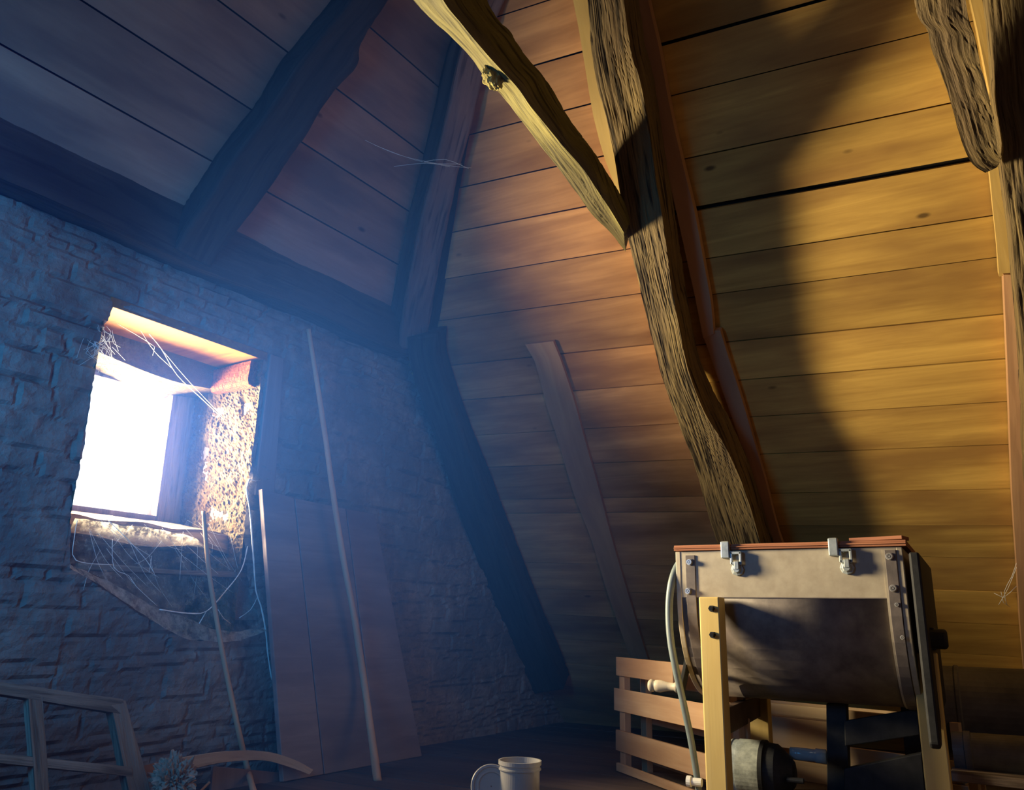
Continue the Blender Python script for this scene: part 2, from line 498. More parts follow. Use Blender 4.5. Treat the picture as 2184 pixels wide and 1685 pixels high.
def slope_boards(mb, edges, ya_, yb_, mi, gaps={}, gap=0.0045):
    """boards between y=ya_ (near) and yb_ (None: up to the hip/wall)"""
    for i in range(len(edges) - 1):
        v0, v1 = edges[i] + gap / 2, edges[i + 1] - gap / 2
        if i in gaps: v1 -= gaps[i]
        top = yb_
        rnd = random.random()
        d = random.uniform(-0.003, 0.0025)
        sk = random.uniform(-1, 1) * 0.0016
        def yy(q, v):
            if q is None: return y_end(max(v, 0)) + 0.05
            return q(v) if callable(q) else q
        ye0, ye1, yn0, yn1 = yy(yb_, v0), yy(yb_, v1), yy(ya_, v0), yy(ya_, v1)
        if ya_ is ysplit: yn0 += .004; yn1 += .004
        def tl(v, y): return v + TILT * (y - YREF)
        c = [spt(yn0, tl(v0, yn0) + sk, d), spt(ye0, tl(v0, ye0), d), spt(ye1, tl(v1, ye1), d), spt(yn1, tl(v1, yn1) - sk, d)]
        g0 = V((random.uniform(0, 50), random.uniform(0, 50), random.uniform(0, 50)))
        vs = c + [p - NS * 0.018 for p in c]
        gr = [g0 + V((p.y, (p - K).dot(SL), 0 if q < 4 else 0.018)) for q, p in enumerate(vs)]
        fs = [(0, 1, 2, 3), (7, 6, 5, 4), (0, 4, 5, 1), (1, 5, 6, 2), (2, 6, 7, 3), (3, 7, 4, 0)]
        mb.add(vs, fs, gr, rnd, mi)


mb = MB()
_a, _b = onS((1300, 0)), onS((1588, 1150))       # the bays meet behind the bent timber
def ysplit(v):
    va, vb = (_a - K).dot(SL), (_b - K).dot(SL)
    return _b.y + (_a.y - _b.y) * (v - vb) / (va - vb)
slope_boards(mb, courses(center_px), ysplit, None, 0)
er = courses(right_px)
gi = min(range(len(er)), key=lambda i: abs(er[i] - vof((1770, 390))))
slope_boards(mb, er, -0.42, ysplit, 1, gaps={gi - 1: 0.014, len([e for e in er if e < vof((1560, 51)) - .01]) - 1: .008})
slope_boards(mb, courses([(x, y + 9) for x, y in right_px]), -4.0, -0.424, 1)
mb.quadprism([spt(-4.1, -0.1, -0.045), spt(3.4, -0.1, -0.045), spt(3.4, V_TOP + .1, -0.045), spt(-4.1, V_TOP + .1, -0.045)], NS, 0.05, mi=2)
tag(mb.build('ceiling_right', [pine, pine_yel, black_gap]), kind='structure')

# hip slope over the gable wall
def hpt(u, v, d=0): return P + BW * u + HU * v + NH * d
UQ = (Q - P).dot(BW) / (Q - P).dot(HU)
def hvof(px): return (onH(px) - P).dot(HU)
eh = sorted(hvof(p) for p in [(228, 220), (365, 124), (552, 65), (860, 120)])
first = eh[0]
while first > -0.02: first -= 0.235; eh.insert(0, first)
while eh[-1] < 4.0: eh.append(eh[-1] + 0.235)
mb = MB()
for i in range(len(eh) - 1):
    v0, v1 = eh[i] + .003, eh[i + 1] - .003
    d = random.uniform(-0.002, 0.002)
    # boards are butted behind the rafter
    ub = (onH((600, 300)) - P).dot(BW)
    for (a0, a1, b0, b1) in ((-7, -7, ub, ub), (ub + .004, ub + .004, UQ * max(v0, 0) + .05, UQ * max(v1, 0) + .05)):
        if b0 <= a0: continue
        c = [hpt(a0, v0, d), hpt(b0, v0, d), hpt(b1, v1, d), hpt(a1, v1, d)]
        g0 = V((random.uniform(0, 50), random.uniform(0, 50), random.uniform(0, 50)))
        vs = c + [p - NH * 0.018 for p in c]
        gr = [g0 + V(((p - P).dot(BW), (p - P).dot(HU), 0)) for p in vs]
        mb.add(vs, [(0, 1, 2, 3), (7, 6, 5, 4), (0, 4, 5, 1), (1, 5, 6, 2), (2, 6, 7, 3), (3, 7, 4, 0)], gr, random.random(), 0)
mb.quadprism([hpt(-7, -.1, -.045), hpt(.3, -.1, -.045), hpt(.3, 4.2, -.045), hpt(-7, 4.2, -.045)], NH, 0.05, mi=1)
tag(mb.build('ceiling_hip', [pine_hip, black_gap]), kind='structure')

# opposite roof slope, end wall and floor (behind the camera)
apex = spt(0, V_TOP); LX = 2 * RIDGE_X - K.x
mb = MB()
nl = V((-NS.x, 0, NS.z))
k = 0
z_, n_ = 0.0, 22
for i in range(n_):
    t0, t1 = i / n_, (i + 1) / n_
    a = V((lerp(LX, apex.x, t0), 0, lerp(-0.05, apex.z, t0))); b = V((lerp(LX, apex.x, t1), 0, lerp(-0.05, apex.z, t1)))
    c = [a + YY * -4, a + YY * 3.0, b + YY * 3.0 - (b - a) * .02, b + YY * -4 - (b - a) * .02]
    mb.quadprism(c, nl, 0.02, mi=0)
mb.quadprism([V((LX, -4.1, -.1)) - nl * .04, V((LX, 3.2, -.1)) - nl * .04, V((apex.x + .05, 3.2, apex.z + .1)) - nl * .04, V((apex.x + .05, -4.1, apex.z + .1)) - nl * .04], nl, .05, mi=1)
tag(mb.build('ceiling_left', [pine, black_gap]), kind='structure')
mb = MB()
mb.quadprism([V((LX - .2, -4, -.2)), V((K.x + .2, -4, -.2)), V((K.x + .2, -4, 5.2)), V((LX - .2, -4, 5.2))], YY, 0.2)
tag(mb.build('wall_back', stone_m), kind='structure')
mb = MB()
fx = LX - .2
while fx < K.x + .3:
    mb.box((fx + .09, -.7, -0.015 + random.uniform(-.0015, .0015)), YY, XX, Z, 3.4, 0.088, 0.015)
    fx += 0.18
mb.box((.5, -.7, -0.08), YY, XX, Z, 3.6, 4.5, 0.05, mi=1)
tag(mb.build('floor', [floor_m, black_gap]), kind='structure')

# ---------------------------------------------------------------- gable wall of rubble stone
WX0, WX1 = 1.575, 2.238
open_poly = [(1.598, 1.578), (1.575, 1.47), (1.572, 1.30), (1.578, 1.05), (1.570, .87), (1.60, .70), (1.86, .56), (2.10, .475), (2.28, .50), (2.36, .54),
             (2.285, .70), (2.24, .90), (2.236, 1.07), (2.243, 1.30), (2.246, 1.573)]


def inside(x, z, poly):
    c = False; n = len(poly)
    for i in range(n):
        x1, z1 = poly[i]; x2, z2 = poly[(i + 1) % n]
        if (z1 > z) != (z2 > z) and x < (x2 - x1) * (z - z1) / (z2 - z1) + x1: c = not c
    return c


def nearest(x, z, poly):
    best = None; n = len(poly)
    for i in range(n):
        x1, z1 = poly[i]; x2, z2 = poly[(i + 1) % n]
        dx, dz = x2 - x1, z2 - z1
        t = max(0, min(1, ((x - x1) * dx + (z - z1) * dz) / (dx * dx + dz * dz)))
        px, pz = x1 + dx * t, z1 + dz * t
        d = math.hypot(px - x, pz - z)
        if best is None or d < best[0]: best = (d, px, pz)
    return best


# stone courses
rs = random.Random(3)
rows_ = []; zz = -0.05
while zz < 2.1:
    h = rs.choice((0.022, 0.03, 0.04, 0.055, 0.075, 0.10)); joints = []; xx = -3.5
    while xx < 5:
        wd_ = rs.uniform(0.09, 0.34) * (0.7 + h * 4); joints.append((xx, rs.uniform(0.0, 0.026), rs.uniform(-.006, .006))); xx += wd_
    joints.append((6, 0, 0)); rows_.append((zz, zz + h, joints)); zz += h


def stone_h(x, z):
    zq = z + 0.05 * noise.noise(V((x * 1.5, z * 2, 3))) + 0.018 * noise.noise(V((x * 8, z * 8, 7)))
    xq = x + 0.035 * noise.noise(V((x * 8, z * 8, 11)))
    for (a, b, js) in rows_:
        if a <= zq < b:
            for i in range(len(js) - 1):
                if js[i][0] <= xq < js[i + 1][0]:
                    d = min(zq - a, b - zq, (xq - js[i][0]) * 0.8, (js[i + 1][0] - xq) * 0.8)
                    mr = 0.006 + 0.010 * max(0, 0.4 + 2.2 * noise.noise(V((x * 2.6, z * 4.5, 21))))
                    e = min(1, max(0, d / 0.009)); e = e * e * (3 - 2 * e)
                    return -mr * .7 + e * (mr * .7 + js[i][1] * .3) + 0.007 * noise.noise(V((x * 14, z * 30, 1))) + 0.004 * noise.noise(V((x * 40, z * 70, 1))) + 0.010 * noise.noise(V((x * 3.5, z * 5, i * .3)))
    return 0


mb = MB()
nx, nz = 330, 165
X0, X1, Zb, Zt = 0.9, 4.9, -0.02, 1.93
idx = {}; vs = []; gr = []
def slope_x(z): return K.x + SL.x * z / SL.z
cells = []
for i in range(nx):
    for j in range(nz):
        xc = X0 + (X1 - X0) * (i + .5) / nx; zc = Zb + (Zt - Zb) * (j + .5) / nz
        if inside(xc, zc, open_poly): continue
        if xc > slope_x(zc) + 0.08: continue
        cells.append((i, j))
def gv(i, j):
    if (i, j) in idx: return idx[(i, j)]
    x = X0 + (X1 - X0) * i / nx; z = Zb + (Zt - Zb) * j / nz
    d, px, pz = nearest(x, z, open_poly)
    hh = stone_h(x, z)
    if d < 0.0125 and 1.4 < x < 2.5 and (i, j) in edge_v:
        x, z = px + .004 * noise.noise(V((x * 60, z * 60, 0))), pz + .004 * noise.noise(V((x * 60, z * 60, 5)))
        hh = min(hh, 0.004)
    idx[(i, j)] = len(vs); vs.append(wallpt(x, z, hh)); gr.append(V((x, z, 0)))
    return idx[(i, j)]
cs = set(cells)
edge_v = set()
for (i, j) in [(i, j) for i in range(nx) for j in range(nz) if (i, j) not in cs]:
    for a in (0, 1):
        for b in (0, 1): edge_v.add((i + a, j + b))
fs = [(gv(i, j), gv(i + 1, j), gv(i + 1, j + 1), gv(i, j + 1)) for (i, j) in cells]
mb.add(vs, fs, gr, .5)


def wslab(x0, x1, z0, z1, d0, d1, mi=0, m=mb):
    c = [wallpt(x0, z0, d0), wallpt(x1, z0, d0), wallpt(x1, z1, d0), wallpt(x0, z1, d0)]
    m.quadprism(c, NW, d0 - d1, mi=mi)


TK = 0.50
wslab(-3.8, 1.0, -.1, 2.0, 0.005, -TK)
wslab(.95, 1.555, -.1, 1.86, -0.03, -TK)
wslab(2.385, 4.95, -.1, 1.86, -0.03, -TK)
wslab(2.25, 2.385, .55, 1.86, -0.03, -TK)
wslab(1.55, 2.25, 1.60, 1.86, -0.03, -TK)
wslab(1.55, 2.39, -.1, .80, -0.30, -TK)          # back of the low niche
wslab(1.55, 2.39, -.1, .47, -0.03, -.31)
# stub strips closing wall edge
tag(mb.build('wall_left', stone_m, smooth=False, recalc=False), kind='structure')


# rough plastered reveals
def rough_patch(name, o0, ua, va, n, uw, vw, mat, amp=.012, res=.011, seed=1, parent=None):
    m = MB(); nu, nv = int(uw / res), int(vw / res); vs = []; gr = []
    for i in range(nu + 1):
        for j in range(nv + 1):
            u, v = uw * i / nu, vw * j / nv
            q = V((u * 24 + seed, v * 24, seed))
            d = amp * (noise.noise(q * .5) + .6 * noise.noise(q * 2.2) + .5 * noise.noise(q * 5))
            if i in (0, nu) or j in (0, nv): d *= .3
            vs.append(o0 + ua * u + va * v + n * d); gr.append(V((u, v, seed)))
    fs = [(i * (nv + 1) + j, (i + 1) * (nv + 1) + j, (i + 1) * (nv + 1) + j + 1, i * (nv + 1) + j + 1) for i in range(nu) for j in range(nv)]
    m.add(vs, fs, gr, .5)
    return m.build(name, mat, parent, recalc=False)


inw = -NW
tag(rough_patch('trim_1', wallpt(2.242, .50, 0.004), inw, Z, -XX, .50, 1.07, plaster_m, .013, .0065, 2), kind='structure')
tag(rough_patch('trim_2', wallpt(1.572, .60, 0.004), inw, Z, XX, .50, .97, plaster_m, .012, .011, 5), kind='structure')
mb = MB()
# orange lintel board: its underside is seen from the room
for (xa_, xb_, da, db) in ((1.555, 2.26, 0.005, -0.245),):
    c = [wallpt(xa_ + .03, 1.572, da), wallpt(xb_, 1.568, da), wallpt(xb_ - .02, 1.564, db), wallpt(xa_ + .01, 1.570, db)]
    mb.quadprism(c, -Z, 0.035)
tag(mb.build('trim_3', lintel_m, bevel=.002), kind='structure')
mb = MB()
rows = []
for xx in (1.53, 1.65, 1.80, 1.95, 2.08, 2.20, 2.27):
    zb = 1.475 - .018 * math.sin(xx * 7)
    rows.append((wallpt(xx, zb, -.25), wallpt(xx, 1.60, -.24), wallpt(xx, 1.60, -.46), wallpt(xx, zb - .02, -.46)))
tag(timber(rows, 5, .009, .02, seed=3.3).build('trim_4', plaster_m, smooth=False), kind='structure')

# window: frame, stiles and dusty pane
win = empty('window_1', wallpt(1.9, .95, -.43), 'small deep-set gable window glaring with daylight', 'window'); win['kind'] = 'structure'
del win['category']; del win['label']
mb = MB()
def wbar(m, x0, x1, z0, z1, d0, d1): wslab(x0, x1, z0, z1, d0, d1, 0, m)
wbar(mb, 2.135, 2.25, .86, 1.50, -.41, -.475)
wbar(mb, 1.53, 1.60, .86, 1.50, -.41, -.475)
wbar(mb, 1.60, 2.135, .86, .945, -.41, -.475)
wbar(mb, 1.60, 2.135, 1.445, 1.50, -.41, -.475)
mb.build('window_frame', greywood, win, bevel=.003)
mb = MB(); wbar(mb, 1.60, 2.135, .945, 1.445, -.44, -.443)
mb.build('pane', pane_m, win)

# sill: worn timber, a dark slot and a slat
rows = []
for i in range(9):
    xx = 1.55 + i * .088
    rows.append((wallpt(xx, .80 + .012 * math.sin(i * 1.3), -.05 - .02 * math.sin(i)), wallpt(xx, .872 + .006 * math.sin(i * 2.1), -.10), wallpt(xx, .93, -.44), wallpt(xx, .80, -.44)))
tag(timber(rows, (6, 8, 3, 5), .010, .015, seed=8.8).build('trim_5', greywood), kind='structure')
mb = MB()
a, b = onW((165, 1207), -.02), onW((525, 1228), -.02)
rows = [(lerp(a, b, t) + NW * .0 + Z * (.009 + .003 * math.sin(t * 9)), lerp(a, b, t) - Z * .009, lerp(a, b, t) - Z * .009 - NW * .09, lerp(a, b, t) + Z * .009 - NW * .09) for t in [i / 10 for i in range(11)]]
tag(timber(rows, 4, .003, .02, seed=4.1).build('shelf_slat', greywood), 'thin worn grey slat spanning the niche below the window sill', 'slat')
b0 = wallpt(2.195, 1.452, -.015)
rows = [(b0 + XX * .045 + inw * t + Z * .105, b0 + inw * t + Z * .100, b0 + inw * t + Z * .006, b0 + XX * .045 + inw * t) for t in (0, .06, .12, .18, .235)]
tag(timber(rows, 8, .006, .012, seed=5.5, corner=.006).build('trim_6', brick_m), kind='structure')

# ================================================================== TIMBERS
# wall plate along the head of the gable wall
rows = []
for i in range(15):
    x = -1.0 + i * 0.31
    if x > 3.2: break
    e = .012 * math.sin(i * 1.9)
    rows.append((wallpt(x, 1.800 + e, .10), wallpt(x, 2.00 + e, .125), wallpt(x, 2.00, -.05), wallpt(x, 1.800, -.09)))
tag(timber(rows, 6, .008, .03, seed=1.2).build('wall_plate', oak_pl), 'long dark wall plate beam bedded along the head of the stone gable wall', 'beam')

# rafter under the hip slope
pairs = [((838, -160), (925, -160), .10), ((745, 0), (826, 0), .10), ((695, 62), (793, 55), .10), ((655, 112), (768, 100), .10), ((632, 140), (764, 138), .10), ((600, 190), (738, 168), .10),
         ((570, 238), (690, 222), .10), ((535, 285), (655, 282), .10), ((490, 345), (618, 335), .10), ((455, 400), (575, 400), .10), ((425, 445), (530, 460), .10), ((398, 488), (478, 530), .10), ((375, 530), (450, 572), .10)]
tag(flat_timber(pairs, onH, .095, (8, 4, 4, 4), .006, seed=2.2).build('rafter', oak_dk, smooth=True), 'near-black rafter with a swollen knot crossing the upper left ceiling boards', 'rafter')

# hip rafter in the corner between the two slopes
BIS = (NS + NH).normalized()
def onB(px, off=0): return hit(px, P + BIS * off, BIS)
prs = [((1095, -160), (1150, -140)), ((1015, 30), (1062, 30)), ((985, 110), (1040, 125)), ((958, 230), (1010, 250)), ((928, 350), (978, 370)), ((900, 460), (955, 480)), ((880, 560), (935, 580)), ((860, 660), (918, 680)), ((850, 745), (905, 742))]
rows = [(onB(l, .13), onB(r, .13), onB(r, .13) - BIS * .12, onB(l, .13) - BIS * .12) for l, r in prs]
hr = timber(rows, (8, 4, 4, 4), .006, .02, seed=6.6).build('hip_rafter', oak_hip, smooth=True)
tag(hr, 'reddish brown hip rafter running up the corner where the two boarded slopes meet', 'rafter')

rows = [(onB((l[0] - 27, l[1]), .075), onB((r[0] + 25, r[1]), .075), onB((r[0] + 25, r[1]), .075) - BIS * .06, onB((l[0] - 27, l[1]), .075) - BIS * .06) for l, r in prs]
bk = timber(rows, (8, 3, 4, 3), .005, .02, seed=7.6).build('gap_shade_strip', oak_dk, hr, smooth=True)  # dark strip standing in for the shadow gaps beside the rafter
tag(bk, 'near-black strip added for the shadow gaps at both sides of the hip rafter')
# dark rafter rising from the floor along the edge of the stone wall
pairs = [((868, 720), (928, 715), .13), ((872, 775), (930, 770), .13), ((902, 860), (958, 855), .13), ((935, 950), (990, 945), .13), ((965, 1050), (1030, 1045), .13),
         ((1005, 1160), (1072, 1150), .13), ((1050, 1280), (1115, 1265), .13), ((1100, 1400), (1165, 1380), .13), ((1140, 1480), (1200, 1470), .13)]
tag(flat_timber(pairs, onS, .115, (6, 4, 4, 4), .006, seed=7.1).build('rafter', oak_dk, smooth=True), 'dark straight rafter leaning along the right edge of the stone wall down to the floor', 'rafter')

# bent principal timber
MO = 0.262
mp_ = [((1205, -170), (1300, -170)), ((1228, -80), (1318, -80)), ((1251, 0), (1330, 0)), ((1262, 100), (1345, 100)), ((1276, 180), (1368, 185)), ((1296, 270), (1383, 274)), ((1312, 354), (1398, 374)), ((1322, 420), (1408, 430)),
       ((1336, 490), (1418, 500)), ((1352, 560), (1427, 570)), ((1368, 630), (1438, 640)), ((1390, 720), (1452, 710)), ((1414, 810), (1468, 790)), ((1445, 893), (1502, 878)), ((1478, 985), (1545, 950)),
       ((1506, 1085), (1588, 1045)), ((1530, 1160), (1618, 1145)), ((1560, 1260), (1650, 1250)), ((1600, 1380), (1695, 1370))]
pairs = [(l, r, MO) for l, r in mp_]
prin = flat_timber(pairs, onS, .19, (44, 16, 6, 8), .0065, step=.010, seed=9.0).build('principal_timber', oak, smooth=False)
tag(prin, 'thick bent weathered oak timber standing behind the barrel, brace meeting its middle', 'timber')

# battens beside the principal timber
def batten(name, prs_, off, depth, mat, label, cat='batten', amp=.0012, sub=(2, 2, 1, 2)):
    pairs = [(l, r, off) for l, r in prs_]
    return tag(flat_timber(pairs, onS, depth, sub, amp, step=.06, seed=random.uniform(0, 30)).build(name, mat), label, cat)


batten('batten', [((1310, -160), (1352, -160)), ((1345, 0), (1382, 0)), ((1368, 120), (1405, 100)), ((1383, 190), (1427, 219)), ((1399, 274), (1441, 285)), ((1424, 374), (1462, 374)), ((1444, 460), (1482, 455)),
                  ((1466, 560), (1501, 560)), ((1488, 660), (1517, 650)), ((1500, 722), (1522, 712))], .05, .045, batten_m, 'brown sawn batten along the upper right side of the bent timber')
batten('batten', [((1496, 705), (1536, 705)), ((1522, 780), (1556, 770)), ((1550, 860), (1582, 850)), ((1582, 950), (1608, 940)), ((1607, 1040), (1634, 1030)), ((1640, 1140), (1662, 1140)), ((1672, 1240), (1700, 1240)), ((1705, 1360), (1730, 1360))],
       .04, .035, batten_m, 'lower brown batten continuing down beside the bent timber to the barrel lid')
batten('batten', [((1195, -160), (1230, -160)), ((1214, -40), (1262, -40)), ((1234, 60), (1280, 60)), ((1249, 150), (1292, 150)), ((1266, 250), (1310, 250)), ((1290, 340), (1330, 340)), ((1312, 398), (1350, 398)),
                  ((1340, 500), (1390, 500)), ((1366, 620), (1410, 620)), ((1392, 722), (1430, 722)), ((1412, 800), (1450, 800))],
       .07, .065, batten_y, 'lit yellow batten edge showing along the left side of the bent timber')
batten('batten', [((1120, 735), (1180, 728)), ((1140, 770), (1194, 762)), ((1166, 866), (1224, 852)), ((1190, 940), (1244, 926)), ((1223, 1051), (1276, 1040)), ((1261, 1151), (1304, 1145)), ((1294, 1260), (1336, 1255)), ((1337, 1384), (1375, 1384)), ((1365, 1470), (1405, 1470))],
       .020, .018, batten_m, 'broad flat board nailed up the roof slope left of the bent timber', 'board')
batten('batten', [((2048, -120), (2078, -120)), ((2070, 0), (2095, 0)), ((2086, 70), (2106, 70)), ((2100, 140), (2117, 140)), ((2114, 215), (2125, 215)), ((2124, 262), (2130, 262))],
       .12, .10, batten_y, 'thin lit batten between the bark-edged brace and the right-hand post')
batten('batten', [((2098, 300), (2128, 300)), ((2109, 357), (2138, 350)), ((2118, 445), (2148, 445)), ((2127, 530), (2156, 530)), ((2131, 590), (2162, 585))],
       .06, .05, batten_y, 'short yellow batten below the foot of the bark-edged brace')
batten('plank', [((2140, 586), (2172, 586)), ((2147, 740), (2176, 740)), ((2152, 860), (2180, 860)), ((2159, 1050), (2186, 1050)), ((2168, 1200), (2198, 1200)), ((2178, 1360), (2212, 1360)), ((2190, 1500), (2228, 1500))],
       .075, .07, batten_m, 'long brown plank on edge beside the post at the right border', 'plank')

# curved brace of the first truss, in the truss plane
TY = onS((1340, 500), MO).y - 0.02
br = [((735, -150), (905, -160), (1010, -160)), ((850, -40), (930, -40), (1028, -45)), ((883, 0), (950, 8), (1040, 0)), ((921, 43), (985, 52), (1062, 42)), ((959, 76), (1018, 92), (1086, 66)), ((997, 114), (1044, 122), (1102, 92)), ((1040, 170), (1072, 152), (1128, 128)),
      ((1073, 204), (1106, 190), (1154, 157)), ((1101, 242), (1130, 225), (1180, 196)), ((1135, 285), (1160, 262), (1204, 238)), ((1182, 346), (1202, 313), (1234, 282)), ((1225, 403), (1244, 361), (1263, 318)), ((1263, 456), (1272, 403), (1296, 370)),
      ((1305, 498), (1302, 448), (1325, 418)), ((1334, 536), (1330, 495), (1352, 460))]
rows = []
n_ = len(br)
for i, (l, m_, r) in enumerate(br):
    a = onY(l, TY + .10); b = onY(m_, TY); c = onY(r, TY)
    vd = (b - CAM).normalized()
    rows.append((a, b, c, c + vd * .13, a + vd * .03))
tag(timber(rows, (16, 14, 5, 5, 4), .0052, .010, seed=12.5).build('curved_brace', [oak_br, oak_dk], smooth=False), 'long crooked timber brace with a knot, lit yellow on one side, meeting the bent timber', 'brace')

kn = onY((1052, 166), TY + .05)
bm = bmesh.new(); bmesh.ops.create_icosphere(bm, subdivisions=4, radius=1)
for v in bm.verts:
    r_k = .031 * (1 + .35 * noise.noise(v.co * 2.3) + .12 * noise.noise(v.co * 7) - .25 * max(0, 1 - ((v.co - V((-.3, -.9, -.3)).normalized()).length / .5)))
    v.co = kn + V((v.co.x * r_k * 1.2, v.co.y * r_k * .8, v.co.z * r_k * 1.1))
me = bpy.data.meshes.new('knot'); bm.to_mesh(me); bm.free(); me.materials.append(knot_m)
ko = bpy.data.objects.new('knot', me); COL.objects.link(ko); ko.parent = bpy.data.objects['curved_brace']

# second truss at the right border: post and bark-edged brace
pr = [((2098, -150), (2250, -150)), ((2108, 0), (2262, 0)), ((2116, 83), (2268, 83)), ((2122, 166), (2275, 166)), ((2124, 215), (2280, 208)), ((2138, 300), (2284, 300)), ((2140, 350), (2290, 345)), ((2149, 436), (2296, 436)), ((2160, 511), (2302, 511)), ((2168, 602), (2308, 602)), ((2178, 700), (2316, 700)), ((2186, 800), (2322, 800)), ((2194, 1000), (2340, 1000)), ((2210, 1300), (2360, 1300))]
tag(flat_timber([(l, r, .28) for l, r in pr], onS, .235, (36, 14, 5, 8), .0065, step=.012, seed=15.2).build('principal_timber', oak), 'massive weathered oak post cut off by the right border', 'timber')
pr = [((1935, -140), (2035, -140), .52), ((1948, -60), (2048, -60), .49), ((1954, 0), (2058, 0), .47), ((1962, 42), (2072, 54), .46), ((1979, 64), (2080, 80), .45), ((1987, 104), (2090, 125), .44), ((2006, 154), (2100, 166), .42), ((2018, 187), (2110, 205), .41),
      ((2033, 233), (2118, 240), .39), ((2045, 275), (2126, 272), .37), ((2058, 316), (2133, 318), .36), ((2076, 350), (2134, 342), .34), ((2102, 368), (2128, 356), .33)]
tag(flat_timber(pr, onS, .09, (16, 8, 6, 8), .008, step=.012, seed=17.7).build('bark_edged_brace', oak), 'short ragged brace with bark edge hanging beside the right-hand post', 'brace')

# narrow old jamb post right of the window
mb = MB()
mb.quadprism([wallpt(2.268, 1.02, .012), wallpt(2.365, 1.02, .012), wallpt(2.34, 1.60, .012), wallpt(2.27, 1.60, .012)], NW, .05)
tag(mb.build('trim_7', panel_m, bevel=.004), kind='structure')
# ================================================================== BARREL MACHINE
DX = 2.60
dyL, dyR = onX((1449, 1180), DX).y, onX((1922, 1165), DX).y
RZ, RR, CXD = 0.640, 0.300, DX + 0.300
DTOP = 0.795


def uprof(off=0.0, n=26, top=DTOP):
    r = RR + off
    pts = [(CXD - r, top), (CXD - r, (top + RZ) / 2), (CXD - r, RZ)]
    for i in range(1, n): a = math.pi * i / n; pts.append((CXD - r * math.cos(a), RZ - r * math.sin(a)))
    pts += [(CXD + r, RZ), (CXD + r, top)]
    return pts


def ushell(y0, y1, o0, o1, top=DTOP, upto=None, mb_=None, mi=0):
    """strip that follows the U profile between y0 and y1"""
    m = mb_ or MB(); a = uprof(o0, top=top); b = uprof(o1, top=top)
    if upto: a, b = a[:upto], b[:upto]
    n = len(a); vs = []
    for y in (y0, y1):
        for p in a: vs.append(V((p[0], y, p[1])))
        for p in b: vs.append(V((p[0], y, p[1])))
    fs = []
    for i in range(n - 1):
        fs += [(i, i + 1, n + i + 1, n + i), (2 * n + i, 2 * n + n + i, 3 * n + i + 1, 2 * n + i + 1),
               (n + i, n + i + 1, 3 * n + i + 1, 3 * n + i), (i, 2 * n + i, 2 * n + i + 1, i + 1)]
    fs += [(0, n, 3 * n, 2 * n), (n - 1, 3 * n - 1, 4 * n - 1, 2 * n - 1)]
    m.add(vs, fs); return m


def usolid(y0, y1, off, top=DTOP):
    m = MB(); a = uprof(off, top=top); n = len(a)
    vs = [V((p[0], y0, p[1])) for p in a] + [V((p[0], y1, p[1])) for p in a]
    fs = [tuple(range(n)), tuple(range(2 * n - 1, n - 1, -1))] + [(i, i + n, (i + 1) % n + n, (i + 1) % n) for i in range(n)]
    m.add(vs, fs); return m


drum = empty('barrel_machine', (CXD, (dyL + dyR) / 2, 0), 'U-shaped dark grey barrel with strapped ends and plywood lid on a yellow post stand', 'barrel')
mu = MB(); mu.box((DX + .004, (dyR + dyL) / 2, (DTOP + RZ + .012) / 2), YY, Z, XX, (dyL - dyR) / 2 - .004, (DTOP - RZ - .012) / 2, .006)
mu.build('upper_panel', drum_m, drum)
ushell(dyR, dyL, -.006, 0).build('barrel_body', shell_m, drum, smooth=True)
# seam line of the upper panel
m = MB(); m.box((DX - .0012, (dyR + dyL) / 2, RZ + .012), YY, Z, XX, (dyL - dyR) / 2 - .05, .0012, .0012)
m.build('panel_seam', strap_m, drum)
usolid(dyL - .004, dyL + .012, .004).build('end_board', drum_m, drum, bevel=.002)
usolid(dyR - .002, dyR + .014, .003).build('end_board', drum_m, drum, bevel=.002)
ys_l = onX((1483, 1200), DX).y; ys_l2 = onX((1463, 1200), DX).y
ys_r = onX((1912, 1190), DX).y; ys_r2 = onX((1888, 1190), DX).y
sl_ = ushell(ys_l, ys_l2, .001, .006, top=DTOP - .012).build('strap', strap_m, drum, bevel=.001)
sr_ = ushell(ys_r, ys_r2, .001, .006, top=DTOP - .008).build('strap', strap_m, drum, bevel=.001)
ushell(ys_r2, ys_r2 + .006, .001, .004, top=DTOP - .008).build('strap_edge', drum_m, sr_)


def bolt(px, x, parent, r=.0085, ln=.010):
    p = onX(px, x); m = MB()
    m.lathe(p, -XX, [(0, r * 1.25), (ln * .25, r * 1.25), (ln * .3, r), (ln, r), (ln, r * .55), (ln * .6, r * .5)], 14)
    m.lathe(p, -XX, [(ln * .5, r * .42), (ln * 1.05, r * .40)], 6)
    return m.build('bolt', bolt_m, parent, smooth=False)


for px in ((1471, 1199), (1468, 1261)): bolt(px, DX - .007, drum)
for px in ((1897, 1187), (1905, 1255)): bolt(px, DX - .007, drum)
for px in ((1913, 1290), (1925, 1360)): bolt(px, DX - .007, drum, .005, .006)
# plywood lid, slightly overhanging, and a loose strip
m = MB()
lz0 = DTOP + .002
for k, (z0, t, e) in enumerate(((lz0, .006, .0), (lz0 + .0065, .0045, .003), (lz0 + .0115, .006, -.002))):
    a = onX((1443, 1170), DX - .012)
    m.box((CXD, (dyL + .012 + dyR - .012) / 2, z0 + t / 2), YY, XX, Z, (dyL - dyR) / 2 + .014, RR + .012 + e, t / 2)
m.build('lid', ply_m, drum, bevel=.001)
m = MB()
m.box((DX + .03, dyR + .06, lz0 + .024), (YY + XX * .25).normalized(), (XX - YY * .25).normalized(), Z, .075, .03, .005)
m.build('lid_batten', ply_m, drum, bevel=.001)


